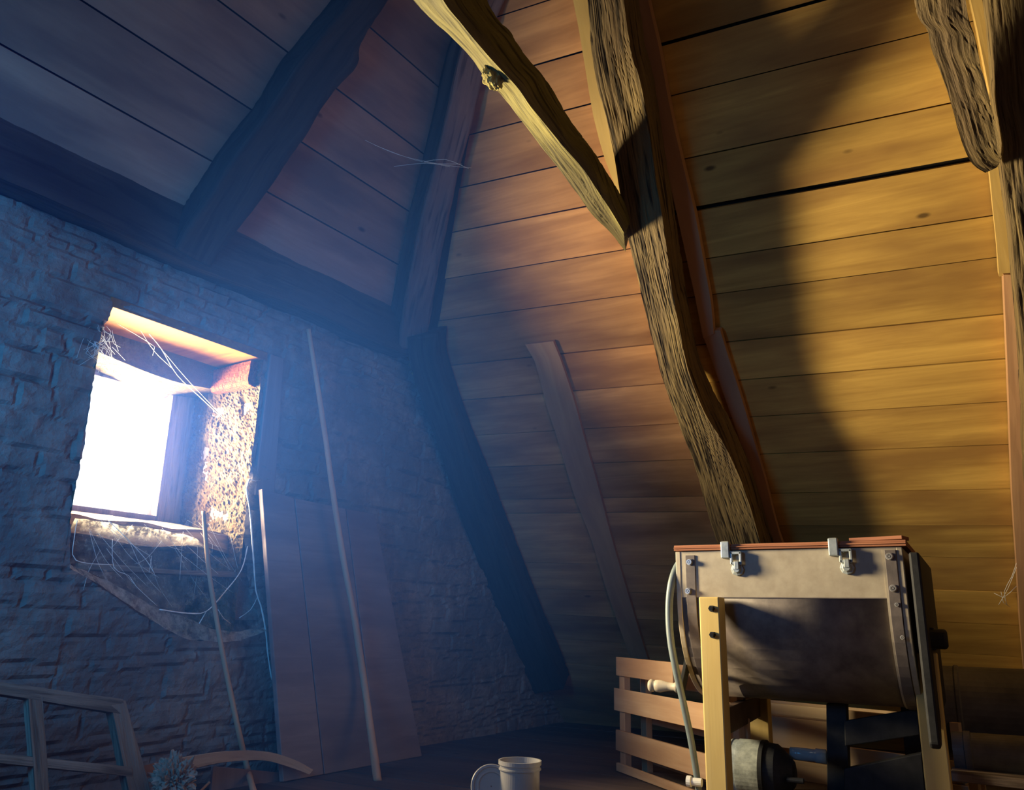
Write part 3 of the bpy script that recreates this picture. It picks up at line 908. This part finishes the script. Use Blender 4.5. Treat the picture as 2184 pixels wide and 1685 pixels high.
def clasp(px):
    p = onX(px, DX - .012)
    m = MB()
    m.box(p + Z * .004, Z, YY, XX, .026, .0135, .012)
    m.box(p + Z * .027 + XX * .008, YY, XX, Z, .011, .016, .004)
    c = m.build('clasp', steel_m, drum, bevel=.003)
    m = MB()                                    # square pull ring
    q = p + V((-.004, -.032, -.022))
    for dz in (-.016, .016): m.box(q + Z * dz, YY, Z, XX, .017, .004, .005)
    for dy in (-.014, .014): m.box(q + YY * dy, Z, YY, XX, .019, .004, .005)
    m.box(q + V((.004, .016, .016)), YY, Z, XX, .012, .006, .006)
    m.build('ring', steel_m, c, bevel=.0015)
    m = MB()
    m.lathe(q + V((.015, 0, -.034)), -XX, [(0, .020), (.010, .020), (.012, .012), (.022, .011), (.022, .004)], 8)
    m.box(q + V((-.004, -.002, -.022)), Z, YY, XX, .012, .007, .007)
    m.build('lever', steel_m, c, bevel=.0015)


clasp((1548, 1176)); clasp((1778, 1170))

# dark end plate at the right with bearing block
m = MB()
y0, y1 = dyR - .045, dyR - .018
pl = [(2.578, .778), (2.578, .46), (2.583, .275), (2.60, .262), (2.66, .262), (2.74, .32), (3.2, .34), (3.2, .778)]
vs = [V((a, y0, b)) for a, b in pl] + [V((a, y1, b)) for a, b in pl]; n = len(pl)
m.add(vs, [tuple(range(n)), tuple(range(2 * n - 1, n - 1, -1))] + [(i, i + n, (i + 1) % n + n, (i + 1) % n) for i in range(n)])
m.build('end_plate', black_m, drum, bevel=.006)
p = onX((1968, 1362), 2.72)
m = MB(); m.box(p + XX * .02, XX, YY, Z, .05, .033, .032); m.lathe(p + V((-.02, -.01, 0)), -YY, [(0, .028), (.05, .028), (.055, .02)], 18)
m.build('bearing_block', black_m, drum, bevel=.004)
# stand
PXF = 2.522
y0, y1, z1 = onX((1533, 1275), PXF).y, onX((1490, 1275), PXF).y, onX((1510, 1273), PXF).z
m = MB(); m.box((PXF + .034, (y0 + y1) / 2, z1 / 2), Z, YY, XX, z1 / 2, (y1 - y0) / 2, .034)
pf = m.build('stand_post', post_m, drum, bevel=.004)
for px in ((1518, 1298), (1520, 1354)):
    q = onX(px, PXF)
    m = MB(); m.tube([q + XX * .002, q - XX * .028 - YY * .004], .006, 10); m.lathe(q, -XX, [(0, .010), (.005, .010)], 6)
    m.build('stud', black_m, drum)
PXB = 2.74
yc = onX((1972, 1420), PXB).y; zt = onX((1970, 1392), PXB).z
m = MB(); m.box((PXB + .02, yc - .002, zt / 2), Z, YY, XX, zt / 2, .033, .03)
m.build('stand_post', post_m, drum, bevel=.004)
PBL = 3.20
yc = onX((1614, 1545), PBL).y
m = MB(); m.box((PBL + .03, yc, .25), Z, YY, XX, .25, .042, .03)
m.build('stand_post', post_m, drum, bevel=.003)
yb = onX((1958, 1620), PBL).y
m = MB(); m.box((PBL + .0, yb, .25), Z, YY, XX, .25, .035, .03)
m.build('stand_post', black_m, drum, bevel=.003)  # back post coloured black for the shadow it stands in
zr = onX((1545, 1541), 2.57).z
m = MB(); m.bar((2.56, (y0 + y1) / 2 - .01, zr), (3.2, onX((1614, 1545), PBL).y, zr - .0), Z, .075, .03)
m.build('stand_rail', brown_dk, drum, bevel=.003)
m = MB(); m.quadprism([onX(q, 2.92) for q in ((1762, 1500), (1805, 1500), (1812, 1700), (1764, 1700))], -XX, .05)
m.build('stand_leg', black_m, drum, bevel=.003)  # leg coloured black to put the shadow under the barrel into it
m = MB(); m.quadprism([onX(q, 2.88) for q in ((1800, 1538), (1958, 1512), (1962, 1568), (1802, 1592))], -XX, .03)
m.build('stand_rail', black_m, drum, bevel=.003)
m = MB(); m.quadprism([onX(q, 2.86) for q in ((1800, 1700), (1800, 1645), (1858, 1626), (1966, 1604), (1975, 1700))][0:1] + [onX(q, 2.86) for q in ((1800, 1640), (1966, 1606), (1975, 1700))], -XX, .04)
m.build('stand_rail', black_m, drum, bevel=.003)
# motor shelf of the stand, below the picture
m = MB(); m.box((2.80, .48, .03), YY, XX, Z, .34, .16, .012)
m.build('stand_shelf', brown_dk, drum, bevel=.003)
for yy_ in (.18, .78):
    m = MB(); m.box((2.80, yy_, .009), XX, YY, Z, .16, .03, .009); m.build('shelf_foot', brown_dk, drum)
# crank with turned handle
hp0, hp1 = onX((1450, 1466), 2.62), onX((1383, 1462), 2.62)
ax = (hp1 - hp0).normalized(); L_ = (hp1 - hp0).length
m = MB(); m.bar((CXD, dyL + .03, RZ), hp0 + V((0, -.008, 0)), YY, .012, .035); m.tube([V((CXD, dyL, RZ)), V((CXD, dyL + .04, RZ))], .014, 14)
cr = m.build('crank', black_m, drum, bevel=.002)
m = MB(); m.lathe(hp0, ax, [(-.002, .008), (.004, .016), (.012, .017), (.018, .012), (L_ * .38, .013), (L_ * .62, .019), (L_ * .76, .018), (L_ * .80, .015), (L_ * .83, .018), (L_ * .92, .020), (L_ * .98, .015), (L_, .006)], 22)
m.build('crank_handle', handle_m, cr, smooth=True)

# grey hose looping past the left end
pts = [(1462, 1192), (1446, 1206), (1434, 1236), (1428, 1275), (1427, 1320), (1431, 1370), (1441, 1425), (1452, 1475), (1464, 1530), (1474, 1580), (1484, 1640), (1492, 1700), (1500, 1760)]
xs = [2.66, 2.62, 2.60, 2.59, 2.585, 2.58, 2.58, 2.59, 2.60, 2.61, 2.62, 2.63, 2.64]
P3 = [onX(p, x) for p, x in zip(pts, xs)]
rows = interp_rows([(p,) for p in P3], .012)
m = MB(); m.tube([r[0] for r in rows], [lerp(.0125, .0095, i / len(rows)) for i in range(len(rows))], 12)
hose = tag(m.build('hose', cable_m, smooth=True), 'grey hose looping down past the left end of the barrel', 'hose')
m = MB(); q = onX((1483, 1668), 2.60); m.lathe(q - YY * .02, YY, [(0, .012), (.03, .012), (.032, .016), (.045, .016), (.047, .008)], 14)
m.build('hose_fitting', white_m, hose, smooth=False)

# electric motor
mot = empty('electric_motor', (2.74, .5, .04), 'grey cylindrical electric motor under the barrel beside the yellow post', 'motor')
mc = onX((1615, 1648), 2.74); r_m = .088
ya0, ya1, ya2 = onX((1553, 1648), 2.74).y, onX((1622, 1648), 2.74).y, onX((1688, 1648), 2.74).y
m = MB(); m.lathe((2.78, ya0, mc.z), -YY, [(0, .05), (.001, r_m * .93), (.012, r_m), (.014, r_m * .97), (.03, r_m * .97), (.031, r_m), (ya0 - ya1, r_m)], 48)
m.build('motor_body', motor_m, mot, smooth=False)
m = MB(); m.lathe((2.78, ya1 - .001, mc.z), -YY, [(0, r_m * 1.03), (.012, r_m * 1.03), (.014, r_m * .96), (.045, r_m * .93), (.062, r_m * .78), (ya1 - ya2, r_m * .42), (ya1 - ya2 + .004, .02)], 48)
m.build('end_bell', black_m, mot, smooth=False)
m = MB(); m.tube([V((2.72, ya2 + .01, onX((1700, 1665), 2.72).z)), V((2.72, onX((1714, 1665), 2.72).y, onX((1700, 1665), 2.72).z))], .008, 12)
m.build('shaft', black_m, mot)
m = MB(); m.box((2.78, (ya0 + ya2) / 2, (mc.z - r_m + .042) / 2 + .005), YY, XX, Z, .06, .07, max(.004, (mc.z - r_m - .042) / 2 + .006))
m.build('motor_foot', black_m, mot, bevel=.003)
m = MB(); q0, q1 = onX((1686, 1606), 2.82), onX((1762, 1614), 2.82)
m.lathe(q0, (q1 - q0), [(0, .018), (.02, .019), ((q1 - q0).length * .7, .018), ((q1 - q0).length * .72, .021), ((q1 - q0).length, .021)], 20)
tag(m.build('glass_tube', tube_m, smooth=True), 'short clear bluish glass tube lying behind the motor under the barrel', 'tube')

# ================================================================== CRATES
def crate(name, org, dirv, px_rows, length, depth, mat, label, group=None, pw=.045, zref=None, nb=2):
    """px_rows: z ranges of the slats"""
    dirv = dirv.normalized(); nrm = V((dirv.y, -dirv.x, 0))
    if nrm.dot(CAM - org) < 0: nrm = -nrm
    t = empty(name, V((org.x, org.y, 0)) + dirv * (length / 2) - nrm * (depth / 2), label, 'crate', group)
    for (za, zb, s0, s1) in px_rows:
        m = MB(); m.box(V((org.x, org.y, (za + zb) / 2)) + dirv * (s0 + s1) / 2 + nrm * .006, dirv, Z, nrm, (s1 - s0) / 2, (zb - za) / 2, .006, jit=.001)
        m.build('slat', mat, t, bevel=.0015)
    for k in range(3):
        m = MB(); za, zb = .03 + k * .15, .12 + k * .15
        if zb > px_rows[0][1]: break
        m.box(V((org.x, org.y, (za + zb) / 2)) + dirv * length / 2 - nrm * (depth), dirv, Z, nrm, length / 2, .045, .006)
        m.build('slat', mat, t, bevel=.0015)
    top = max(r[1] for r in px_rows)
    for s in (pw / 2 + .012, length - pw / 2 - .012):
        for dd in (-.014, -depth + .020):
            m = MB(); m.box(V((org.x, org.y, top / 2 - .004)) + dirv * s + nrm * dd, Z, dirv, nrm, top / 2 - .004, pw / 2, .0135)
            m.build('corner_post', mat, t, bevel=.0015)
    return t


A0 = V((3.30, onX((1318, 1500), 3.30).y, 0))
zx = lambda px, py: onX((px, py), 3.30).z
d1 = -ray(445, 1290); d1.z = 0
crate('slatted_crate', A0, d1, [(zx(1320, 1440), zx(1320, 1401), .01, .46), (zx(1320, 1515), zx(1320, 1468), -.012, .70), (zx(1320, 1600), zx(1320, 1556), 0, .70), (.003, zx(1320, 1626), 0, .70)], .70, .13, crate_m,
      'brown slatted wooden crate standing behind the hose left of the barrel')
B0_ = V((3.66, onX((1570, 1540), 3.66).y, 0))
zy = lambda px, py: onX((px, py), 3.66).z
d2 = -ray(-500, 1275); d2.z = 0
crate('slatted_crate', B0_, d2, [(zy(1545, 1512), zy(1545, 1490), .0, .78), (zy(1545, 1578), zy(1545, 1516), .0, .46), (zy(1545, 1596), zy(1545, 1560), .42, .90), (zy(1545, 1670), zy(1545, 1600), .0, .90)], .90, .14, crate_p,
      'pale slatted crate glimpsed under the barrel between the stand legs', pw=.03)

# ================================================================== LEFT SIDE THINGS
# leaning plank panel
pa = onZ((610, 1668), 0.0); pb = onZ((915, 1668), 0.0)
bl = wallpt(2.56, 0, .20); br_ = wallpt(3.22, 0, .20); tl_ = wallpt(2.255, 1.045, .05)
nP = (br_ - bl).cross(tl_ - bl).normalized()
if nP.dot(CAM - bl) < 0: nP = -nP
def onP(px, off=0): return hit(px, bl + nP * off, nP)
pan = empty('leaning_plank_door', wallpt(2.85, 0, .2), 'old door of vertical planks leaning against the stone wall right of the window', 'plank door')
edges_ = [((558, 1042), (606, 1700)), ((628, 1062), (697, 1700)), ((738, 1085), (815, 1700)), ((800, 1096), (918, 1700))]
for i in range(3):
    (t0, b0), (t1, b1) = edges_[i], edges_[i + 1]
    f = .0015 / 1
    c = [onP(b0), onP(b1), onP(t1), onP(t0)]
    for q in (0, 1):                                       # foot of the boards on the floor
        up_ = (c[3 - q] - c[q]).normalized(); c[q] = c[q] - up_ * ((c[q].z - 0.002) / up_.z)
    s_ = (c[1] - c[0]).normalized() * .002
    c = [c[0] + s_, c[1] - s_, c[2] - s_, c[3] + s_]
    m = MB(); m.quadprism([c[1], c[2], c[3], c[0]], nP, .022)
    m.v = m.v; o = m.build('plank', panel_m, pan, bevel=.003)
m = MB(); q0, q1 = onP((575, 1120), -.034), onP((800, 1160), -.034)
m.bar(q0, q1, Z, .09, .02); m.build('ledge', panel_m, pan)

def stick(name, pts, r0, r1, mat, label, offs, wob=.12):
    P3 = []
    for p, o in zip(pts, offs): P3.append(onW(p, o))
    rows = interp_rows([(p,) for p in P3], .02); n = len(rows)
    m = MB(); m.tube([r[0] for r in rows], [lerp(r0, r1, i / n) for i in range(n)], 10, wob=wob)
    return tag(m.build(name, mat, smooth=True), label, 'stick')

f0 = onZ((803, 1660), .008)
dW = (f0 - K).dot(NW)
stick('pole', [(658, 702), (675, 810), (692, 920), (707, 1030), (722, 1130), (737, 1220), (756, 1320), (780, 1480), (806, 1668)], .009, .0155, stick_m,
      'tall pale pole leaning against the wall between window and rafter', [.055, .075, .095, .115, .135, .155, .175, .22, dW])
f1 = onZ((545, 1702), .006); dW = (f1 - K).dot(NW)
stick('thin_stick', [(434, 1090), (440, 1160), (447, 1230), (460, 1310), (474, 1390), (492, 1480), (509, 1560), (528, 1640), (545, 1702)], .0075, .0105, stick_m,
      'thin grey stick standing in front of the window niche, tip in front of the jamb', [.03, .04, .05, .06, .075, .09, .11, .125, dW])

# old glazed sash without panes, lower left corner
PS = wallpt(1.2, 0, .30); nS = (NW * 1.0 + Z * .14).normalized()
def onG(px, off=0): return hit(px, PS + nS * off, nS)
sash = empty('old_sash', onG((150, 1685)), 'weathered window sash without glass leaning at the lower left corner', 'window sash')
def sbar(name, c4, t=.035, mat=greywood, seed=0):
    # c4: start-left, start-right, end-right, end-left pixels
    a, b, c, d = [onG(q) for q in c4]
    rows = []
    for i in range(9):
        u = i / 8; l, r = lerp(a, d, u), lerp(b, c, u); rows.append((l, r, r - nS * t, l - nS * t))
    return timber(rows, 4, .003, .02, seed=seed).build(name, mat, sash)
sbar('top_rail', ((-160, 1430), (-160, 1455), (268, 1524), (262, 1492)), seed=1)
sbar('stile', ((236, 1496), (268, 1494), (350, 1790), (296, 1790)), seed=2)
sbar('glazing_bar', ((60, 1482), (91, 1486), (112, 1790), (84, 1790)), .03, seed=3)
sbar('glazing_bar', ((-160, 1590), (-160, 1612), (282, 1656), (281, 1636)), .028, seed=4)
sbar('bottom_rail', ((-160, 1740), (-160, 1775), (340, 1800), (335, 1765)), seed=5)

# arched strip of wood on the floor by the wall
ar = [((300, 1635), (300, 1662), .16), ((350, 1622), (352, 1650), .16), ((410, 1612), (412, 1640), .16), ((470, 1604), (470, 1628), .16), ((530, 1601), (530, 1622), .16), ((580, 1606), (576, 1624), .17), ((630, 1622), (625, 1638), .19), ((668, 1642), (660, 1652), .21)]
rows = [(onW(a, o + .05), onW(b, o + .05), onW(b, o + .03), onW(a, o + .03)) for a, b, o in ar]
tag(timber(rows, 4, .003, .015, seed=3.9).build('bent_slat', stick_m), 'arched pale slat bowed along the floor below the window niche', 'slat')
m = MB()
m.quadprism([onW((440, 1800), .155), onW((690, 1800), .155), onW((655, 1654), .155), onW((455, 1634), .155)], NW, .012)
tag(m.build('grey_board', panel_m, bevel=.002), 'dull grey board standing on the floor behind the arched slat', 'board')

# crumpled dried leaves
def crumple(name, c, rx, rz, label, seed, mat=paper_m):
    bm = bmesh.new(); bmesh.ops.create_icosphere(bm, subdivisions=5, radius=1)
    for v in bm.verts:
        q = v.co * 2.2 + V((seed, 0, 0))
        d = .55 * abs(noise.noise(q)) + .45 * abs(noise.noise(q * 2.7)) + .2 * noise.noise(q * 6)
        rr = .62 + d * 1.1
        v.co = V((v.co.x * rx * rr, v.co.y * rx * rr, v.co.z * rz * rr))
    me = bpy.data.meshes.new(name); bm.to_mesh(me); bm.free(); me.materials.append(mat)
    o = bpy.data.objects.new(name, me); COL.objects.link(o)
    zmin = min(v.co.z for v in me.vertices)
    o.location = (c.x, c.y, -zmin)
    o['label'] = label; o['category'] = 'debris'
    return o
cc = onG((372, 1650), .03); 
crumple('crumpled_sacking', V((cc.x, cc.y, 0)), .062, .075, 'crumpled grey-brown bundle on the floor right of the sash', 4.4)
# loose splinters on the floor
for (a, b, lab) in (((425, 1690), (447, 1668), 'small pale splinter leaning beside the crumpled bundle'), ((640, 1686), (700, 1680), 'flat pale chip on the floor before the leaning planks')):
    p0, p1 = onW(a, .22), onW(b, .22)
    m = MB(); m.tube([p0, p1], .004, 6); tag(m.build('splinter', stick_m), lab, 'splinter')

# ================================================================== TUB AND LID
tc_ = 2.30
rim = onX((1109, 1622), tc_)
rr_ = (onX((1068, 1622), tc_) - onX((1151, 1622), tc_)).length / 2 * .97
zt = rim.z
jar = empty('plastic_tub', (rim.x, rim.y, 0), 'milky translucent plastic tub standing open on the floor', 'tub')
m = MB()
prof = [(0, .006), (0, rr_ * .90), (zt * .55, rr_ * .92), (zt - .026, rr_ * .92), (zt - .025, rr_ * .985), (zt - .021, rr_ * .985), (zt - .020, rr_ * .93), (zt - .013, rr_ * .94), (zt - .011, rr_), (zt, rr_), (zt, rr_ * .93), (zt - .03, rr_ * .87), (.006, rr_ * .86), (.005, .004)]
m.lathe(V((rim.x, rim.y, .001)), Z, prof, 48, close=False)
m.build('tub_body', jar_m, jar, smooth=False)
lc = onX((1048, 1676), tc_ - .06)
axl = (V((-.62, -.42, .30))).normalized()
m = MB(); R_ = rr_ * .94
m.lathe(lc, axl, [(-.010, .002), (-.010, R_ * .9), (-.010, R_), (.0, R_), (.002, R_ * .96), (.002, R_ * .86), (-.003, R_ * .84), (-.003, R_ * .70), (.0, R_ * .68), (.0, R_ * .62), (-.004, R_ * .60), (-.004, .002)], 48, close=False)
lid = m.build('tub_lid', jar_m, smooth=False); tag(lid, 'round ribbed plastic lid propped against the left side of the tub', 'lid')
dz = min((v.co.z for v in lid.data.vertices)); 
# small rod and pebble far back on the floor
p0, p1 = onZ((1232, 1534), .006), onZ((1312, 1540), .006)
m = MB(); m.tube([p0, p1], .005, 8); tag(m.build('thin_rod', steel_m), 'thin rod lying on the dark floor near the far corner', 'rod')
p0 = onZ((1214, 1532), .010)
bm = bmesh.new(); bmesh.ops.create_icosphere(bm, subdivisions=3, radius=.012)
for v in bm.verts: v.co *= 1 + .3 * noise.noise(v.co * 90); v.co.z *= .8; v.co.x *= 1.2
me = bpy.data.meshes.new('pebble'); bm.to_mesh(me); bm.free(); me.materials.append(white_m)
o = bpy.data.objects.new('pebble', me); COL.objects.link(o); o.location = (p0.x, p0.y, .009)
tag(o, 'tiny whitish pebble on the dark floor near the far corner', 'pebble')

# ================================================================== RIGHT BOTTOM
m = MB()
xt = 3.55; zc = onX((2100, 1520), xt).z; rt = .155
yA, yB = onX((2010, 1520), xt).y, -1.1
m.lathe(V((xt, yA, max(rt, zc))), -YY, [(0, .01), (0, rt * .96), (.004, rt), (.05, rt), (.055, rt * 1.03), (.065, rt * 1.03), (.07, rt), (.45, rt), (.455, rt * 1.03), (.465, rt * 1.03), (.47, rt), (yA - yB, rt)], 48)
tank = tag(m.build('sheet_drum', zinc_dk, smooth=False), 'large dull sheet-metal drum lying on its side at the right behind the stand', 'drum')
xp = 3.05; m = MB()
a, b = onX((2034, 1604), xp), onX((2300, 1624), xp)
m.lathe(a, (b - a), [(0, .010), (0, .060), (.03, .060), (.032, .064), (.05, .064), (.052, .060), ((b - a).length, .060)], 40)
tag(m.build('stove_pipe', zinc_dk, smooth=False), 'tarnished metal pipe lying in front of the sheet drum at the right', 'pipe')
m = MB(); a, b = onX((2030, 1650), 2.98), onX((2300, 1680), 2.98)
m.bar(a, b, Z, .028, .10); tag(m.build('floor_plank', greywood, bevel=.003), 'narrow greyish plank under the stove pipe at the lower right', 'plank')

# ================================================================== COBWEBS
def strand(pxs, offs, r, m):
    P3 = [onW(p, o) for p, o in zip(pxs, offs)]
    rows = interp_rows([(p,) for p in P3], .02)
    m.tube([q[0] for q in rows], [r * (1 + .6 * noise.noise(q[0] * 60)) for q in rows], 5)


def sheet(top, bot, ot, ob, mat, name, label, sag=.02, nv=14, parent=None, seed=0):
    ta = interp_rows([(onW(p, ot),) for p in top], .012); m = MB()
    n = len(ta)
    tb = interp_rows([(onW(p, ob),) for p in bot], .004)
    A = [q[0] for q in ta]; B = [tb[min(len(tb) - 1, int(i / (n - 1) * (len(tb) - 1)))][0] for i in range(n)]
    vs = []
    for i in range(n):
        for j in range(nv + 1):
            t = j / nv; p = lerp(A[i], B[i], t)
            p = p - NW * (sag * math.sin(t * math.pi)) + V((0, 0, 1)) * (.004 * noise.noise(p * 30 + V((seed, 0, 0)))) + NW * (.008 * noise.noise(p * 18))
            vs.append(p)
    fs = [(i * (nv + 1) + j, (i + 1) * (nv + 1) + j, (i + 1) * (nv + 1) + j + 1, i * (nv + 1) + j + 1) for i in range(n - 1) for j in range(nv)]
    m.add(vs, fs)
    o = m.build(name, mat, parent, smooth=True, recalc=False)
    if label: tag(o, label, 'cobweb', None, 'stuff')
    return o


up_curve = [(150, 1205), (240, 1244), (300, 1278), (340, 1300), (400, 1318), (445, 1338), (500, 1346), (562, 1338)]
lo_curve = [(148, 1210), (235, 1262), (300, 1308), (340, 1332), (385, 1358), (440, 1367), (505, 1367), (566, 1346)]
hm = sheet(up_curve, lo_curve, .012, .035, websolid_m, 'cobweb_hammock', 'thick sagging dusty cobweb slung like a hammock below the window niche', .0, 6)
sheet([(160, 1105), (250, 1118), (340, 1130), (420, 1150), (470, 1190), (535, 1180)], up_curve, -.02, .012, web_m, 'cobweb_sheet', 'thin torn cobweb sheet hanging across the niche under the window', .03, 16, seed=9)
m = MB()
rw = random.Random(5)
strand([(225, 1105), (262, 1140), (310, 1192), (330, 1225)], [-.03, 0, .01, .01], .0012, m)
strand([(165, 1110), (158, 1150), (162, 1195), (240, 1205)], [0, 0, .01, .0], .0012, m)
strand([(340, 1300), (400, 1308), (440, 1304), (480, 1262), (515, 1215), (528, 1165)], [.015, .02, .025, .02, .015, .01], .0022, m)
strand([(440, 1304), (425, 1330)], [.025, .03], .002, m)
strand([(240, 1150), (243, 1210), (275, 1228), (290, 1250), (335, 1292)], [.0, .01, .01, .012, .015], .0010, m)
strand([(510, 1318), (535, 1300), (548, 1275)], [.01, .01, .01], .0015, m)
strand([(465, 1300), (478, 1320), (492, 1330)], [.02, .02, .02], .0014, m)
strand([(324, 1185), (318, 1222)], [0, 0], .0009, m)
for k in range(26):
    x0 = rw.uniform(160, 500); y0_ = rw.uniform(1105, 1190) ; x1 = x0 + rw.uniform(-60, 110); y1_ = y0_ + rw.uniform(30, 120)
    strand([(x0, y0_), ((x0 + x1) / 2 + rw.uniform(-8, 8), (y0_ + y1_) / 2 + rw.uniform(0, 14)), (x1, y1_)], [rw.uniform(-.04, .02)] * 3, .0005, m)
tag(m.build('cobweb_strands', strand_m, smooth=True), 'white knotted cobweb strands strung across the niche under the window', 'cobweb', None, 'stuff')
m = MB()
strand([(532, 1022), (526, 1040), (534, 1100), (540, 1180), (546, 1260), (556, 1290), (566, 1340), (572, 1400), (580, 1450)], [.03] * 9, .0032, m)
strand([(532, 1022), (545, 1026), (556, 1024)], [.03] * 3, .0015, m)
tag(m.build('cobweb_rope', strand_m, smooth=True), 'twisted white cobweb rope along the right edge of the window opening', 'cobweb', None, 'stuff')
m = MB()
strand([(318, 712), (345, 745), (378, 800), (430, 850), (478, 895)], [-.06, -.08, -.09, -.10, -.12], .0011, m)
strand([(345, 745), (400, 810), (474, 888)], [-.08, -.09, -.12], .0007, m)
strand([(300, 705), (330, 750), (372, 790)], [-.08, -.09, -.12], .0006, m)
strand([(250, 690), (330, 740), (326, 758)], [-.05, -.08, -.08], .0006, m)
for k in range(30):
    x0 = rw.uniform(190, 240); y0_ = rw.uniform(690, 740)
    strand([(x0, y0_), (x0 + rw.uniform(-25, 20), y0_ + rw.uniform(5, 25)), (x0 + rw.uniform(-35, 40), y0_ + rw.uniform(20, 60))], [.01] * 3, .0005, m)
tag(m.build('cobweb_strands', strand_m, smooth=True), 'fine cobweb threads across the top of the window opening under the orange lintel', 'cobweb', None, 'stuff')
# webs in the roof corner and at the right-hand plank
def strands3(lines, fn, name, label, r=.0008):
    m = MB()
    for l, o in lines:
        rows = interp_rows([(fn(p, o),) for p in l], .03); m.tube([q[0] for q in rows], r, 5)
    return tag(m.build(name, strand_m, smooth=True), label, 'cobweb', None, 'stuff')
strands3([([(760, 290), (850, 330), (950, 352), (1005, 358)], .18), ([(800, 310), (900, 345), (985, 350)], .19), ([(905, 345), (950, 340), (1000, 360)], .2), ([(840, 355), (910, 348), (960, 356)], .2)], onB, 'cobweb_strands', 'faint cobweb threads crossing the hip rafter in the roof corner', .0007)
strands3([([(2170, 1195), (2158, 1230), (2142, 1262), (2148, 1290)], .06), ([(2120, 1265), (2140, 1275), (2168, 1250)], .04), ([(2172, 1200), (2150, 1255), (2130, 1290)], .05), ([(2135, 1262), (2140, 1285), (2155, 1295)], .03)], onS, 'cobweb_strands', 'small torn cobweb on the boards beside the right-hand plank', .0012)

# ================================================================== ADDED BLUE VEIL
m = MB(); m.box((1.15, 1.93, 1.65), XX, YY, Z, 1.85, .98, 1.66)  # scattering box added to imitate the blue lens veil at left
hz = m.build('blue_veil', [])
hm_, nt, b = nodes('veil_scatter'); nt.nodes.remove(b)
vsn = N(nt, 'ShaderNodeVolumeScatter'); vsn.inputs['Color'].default_value = (0.05, 0.215, 1.0, 1); vsn.inputs['Density'].default_value = 0.046; vsn.inputs['Anisotropy'].default_value = 0.2
nt.links.new(vsn.outputs[0], nt.nodes['Material Output'].inputs['Volume'])
hz.data.materials.append(hm_)
tag(hz, 'thin bluish haze volume added to imitate a lens veil', 'haze', None, 'stuff')
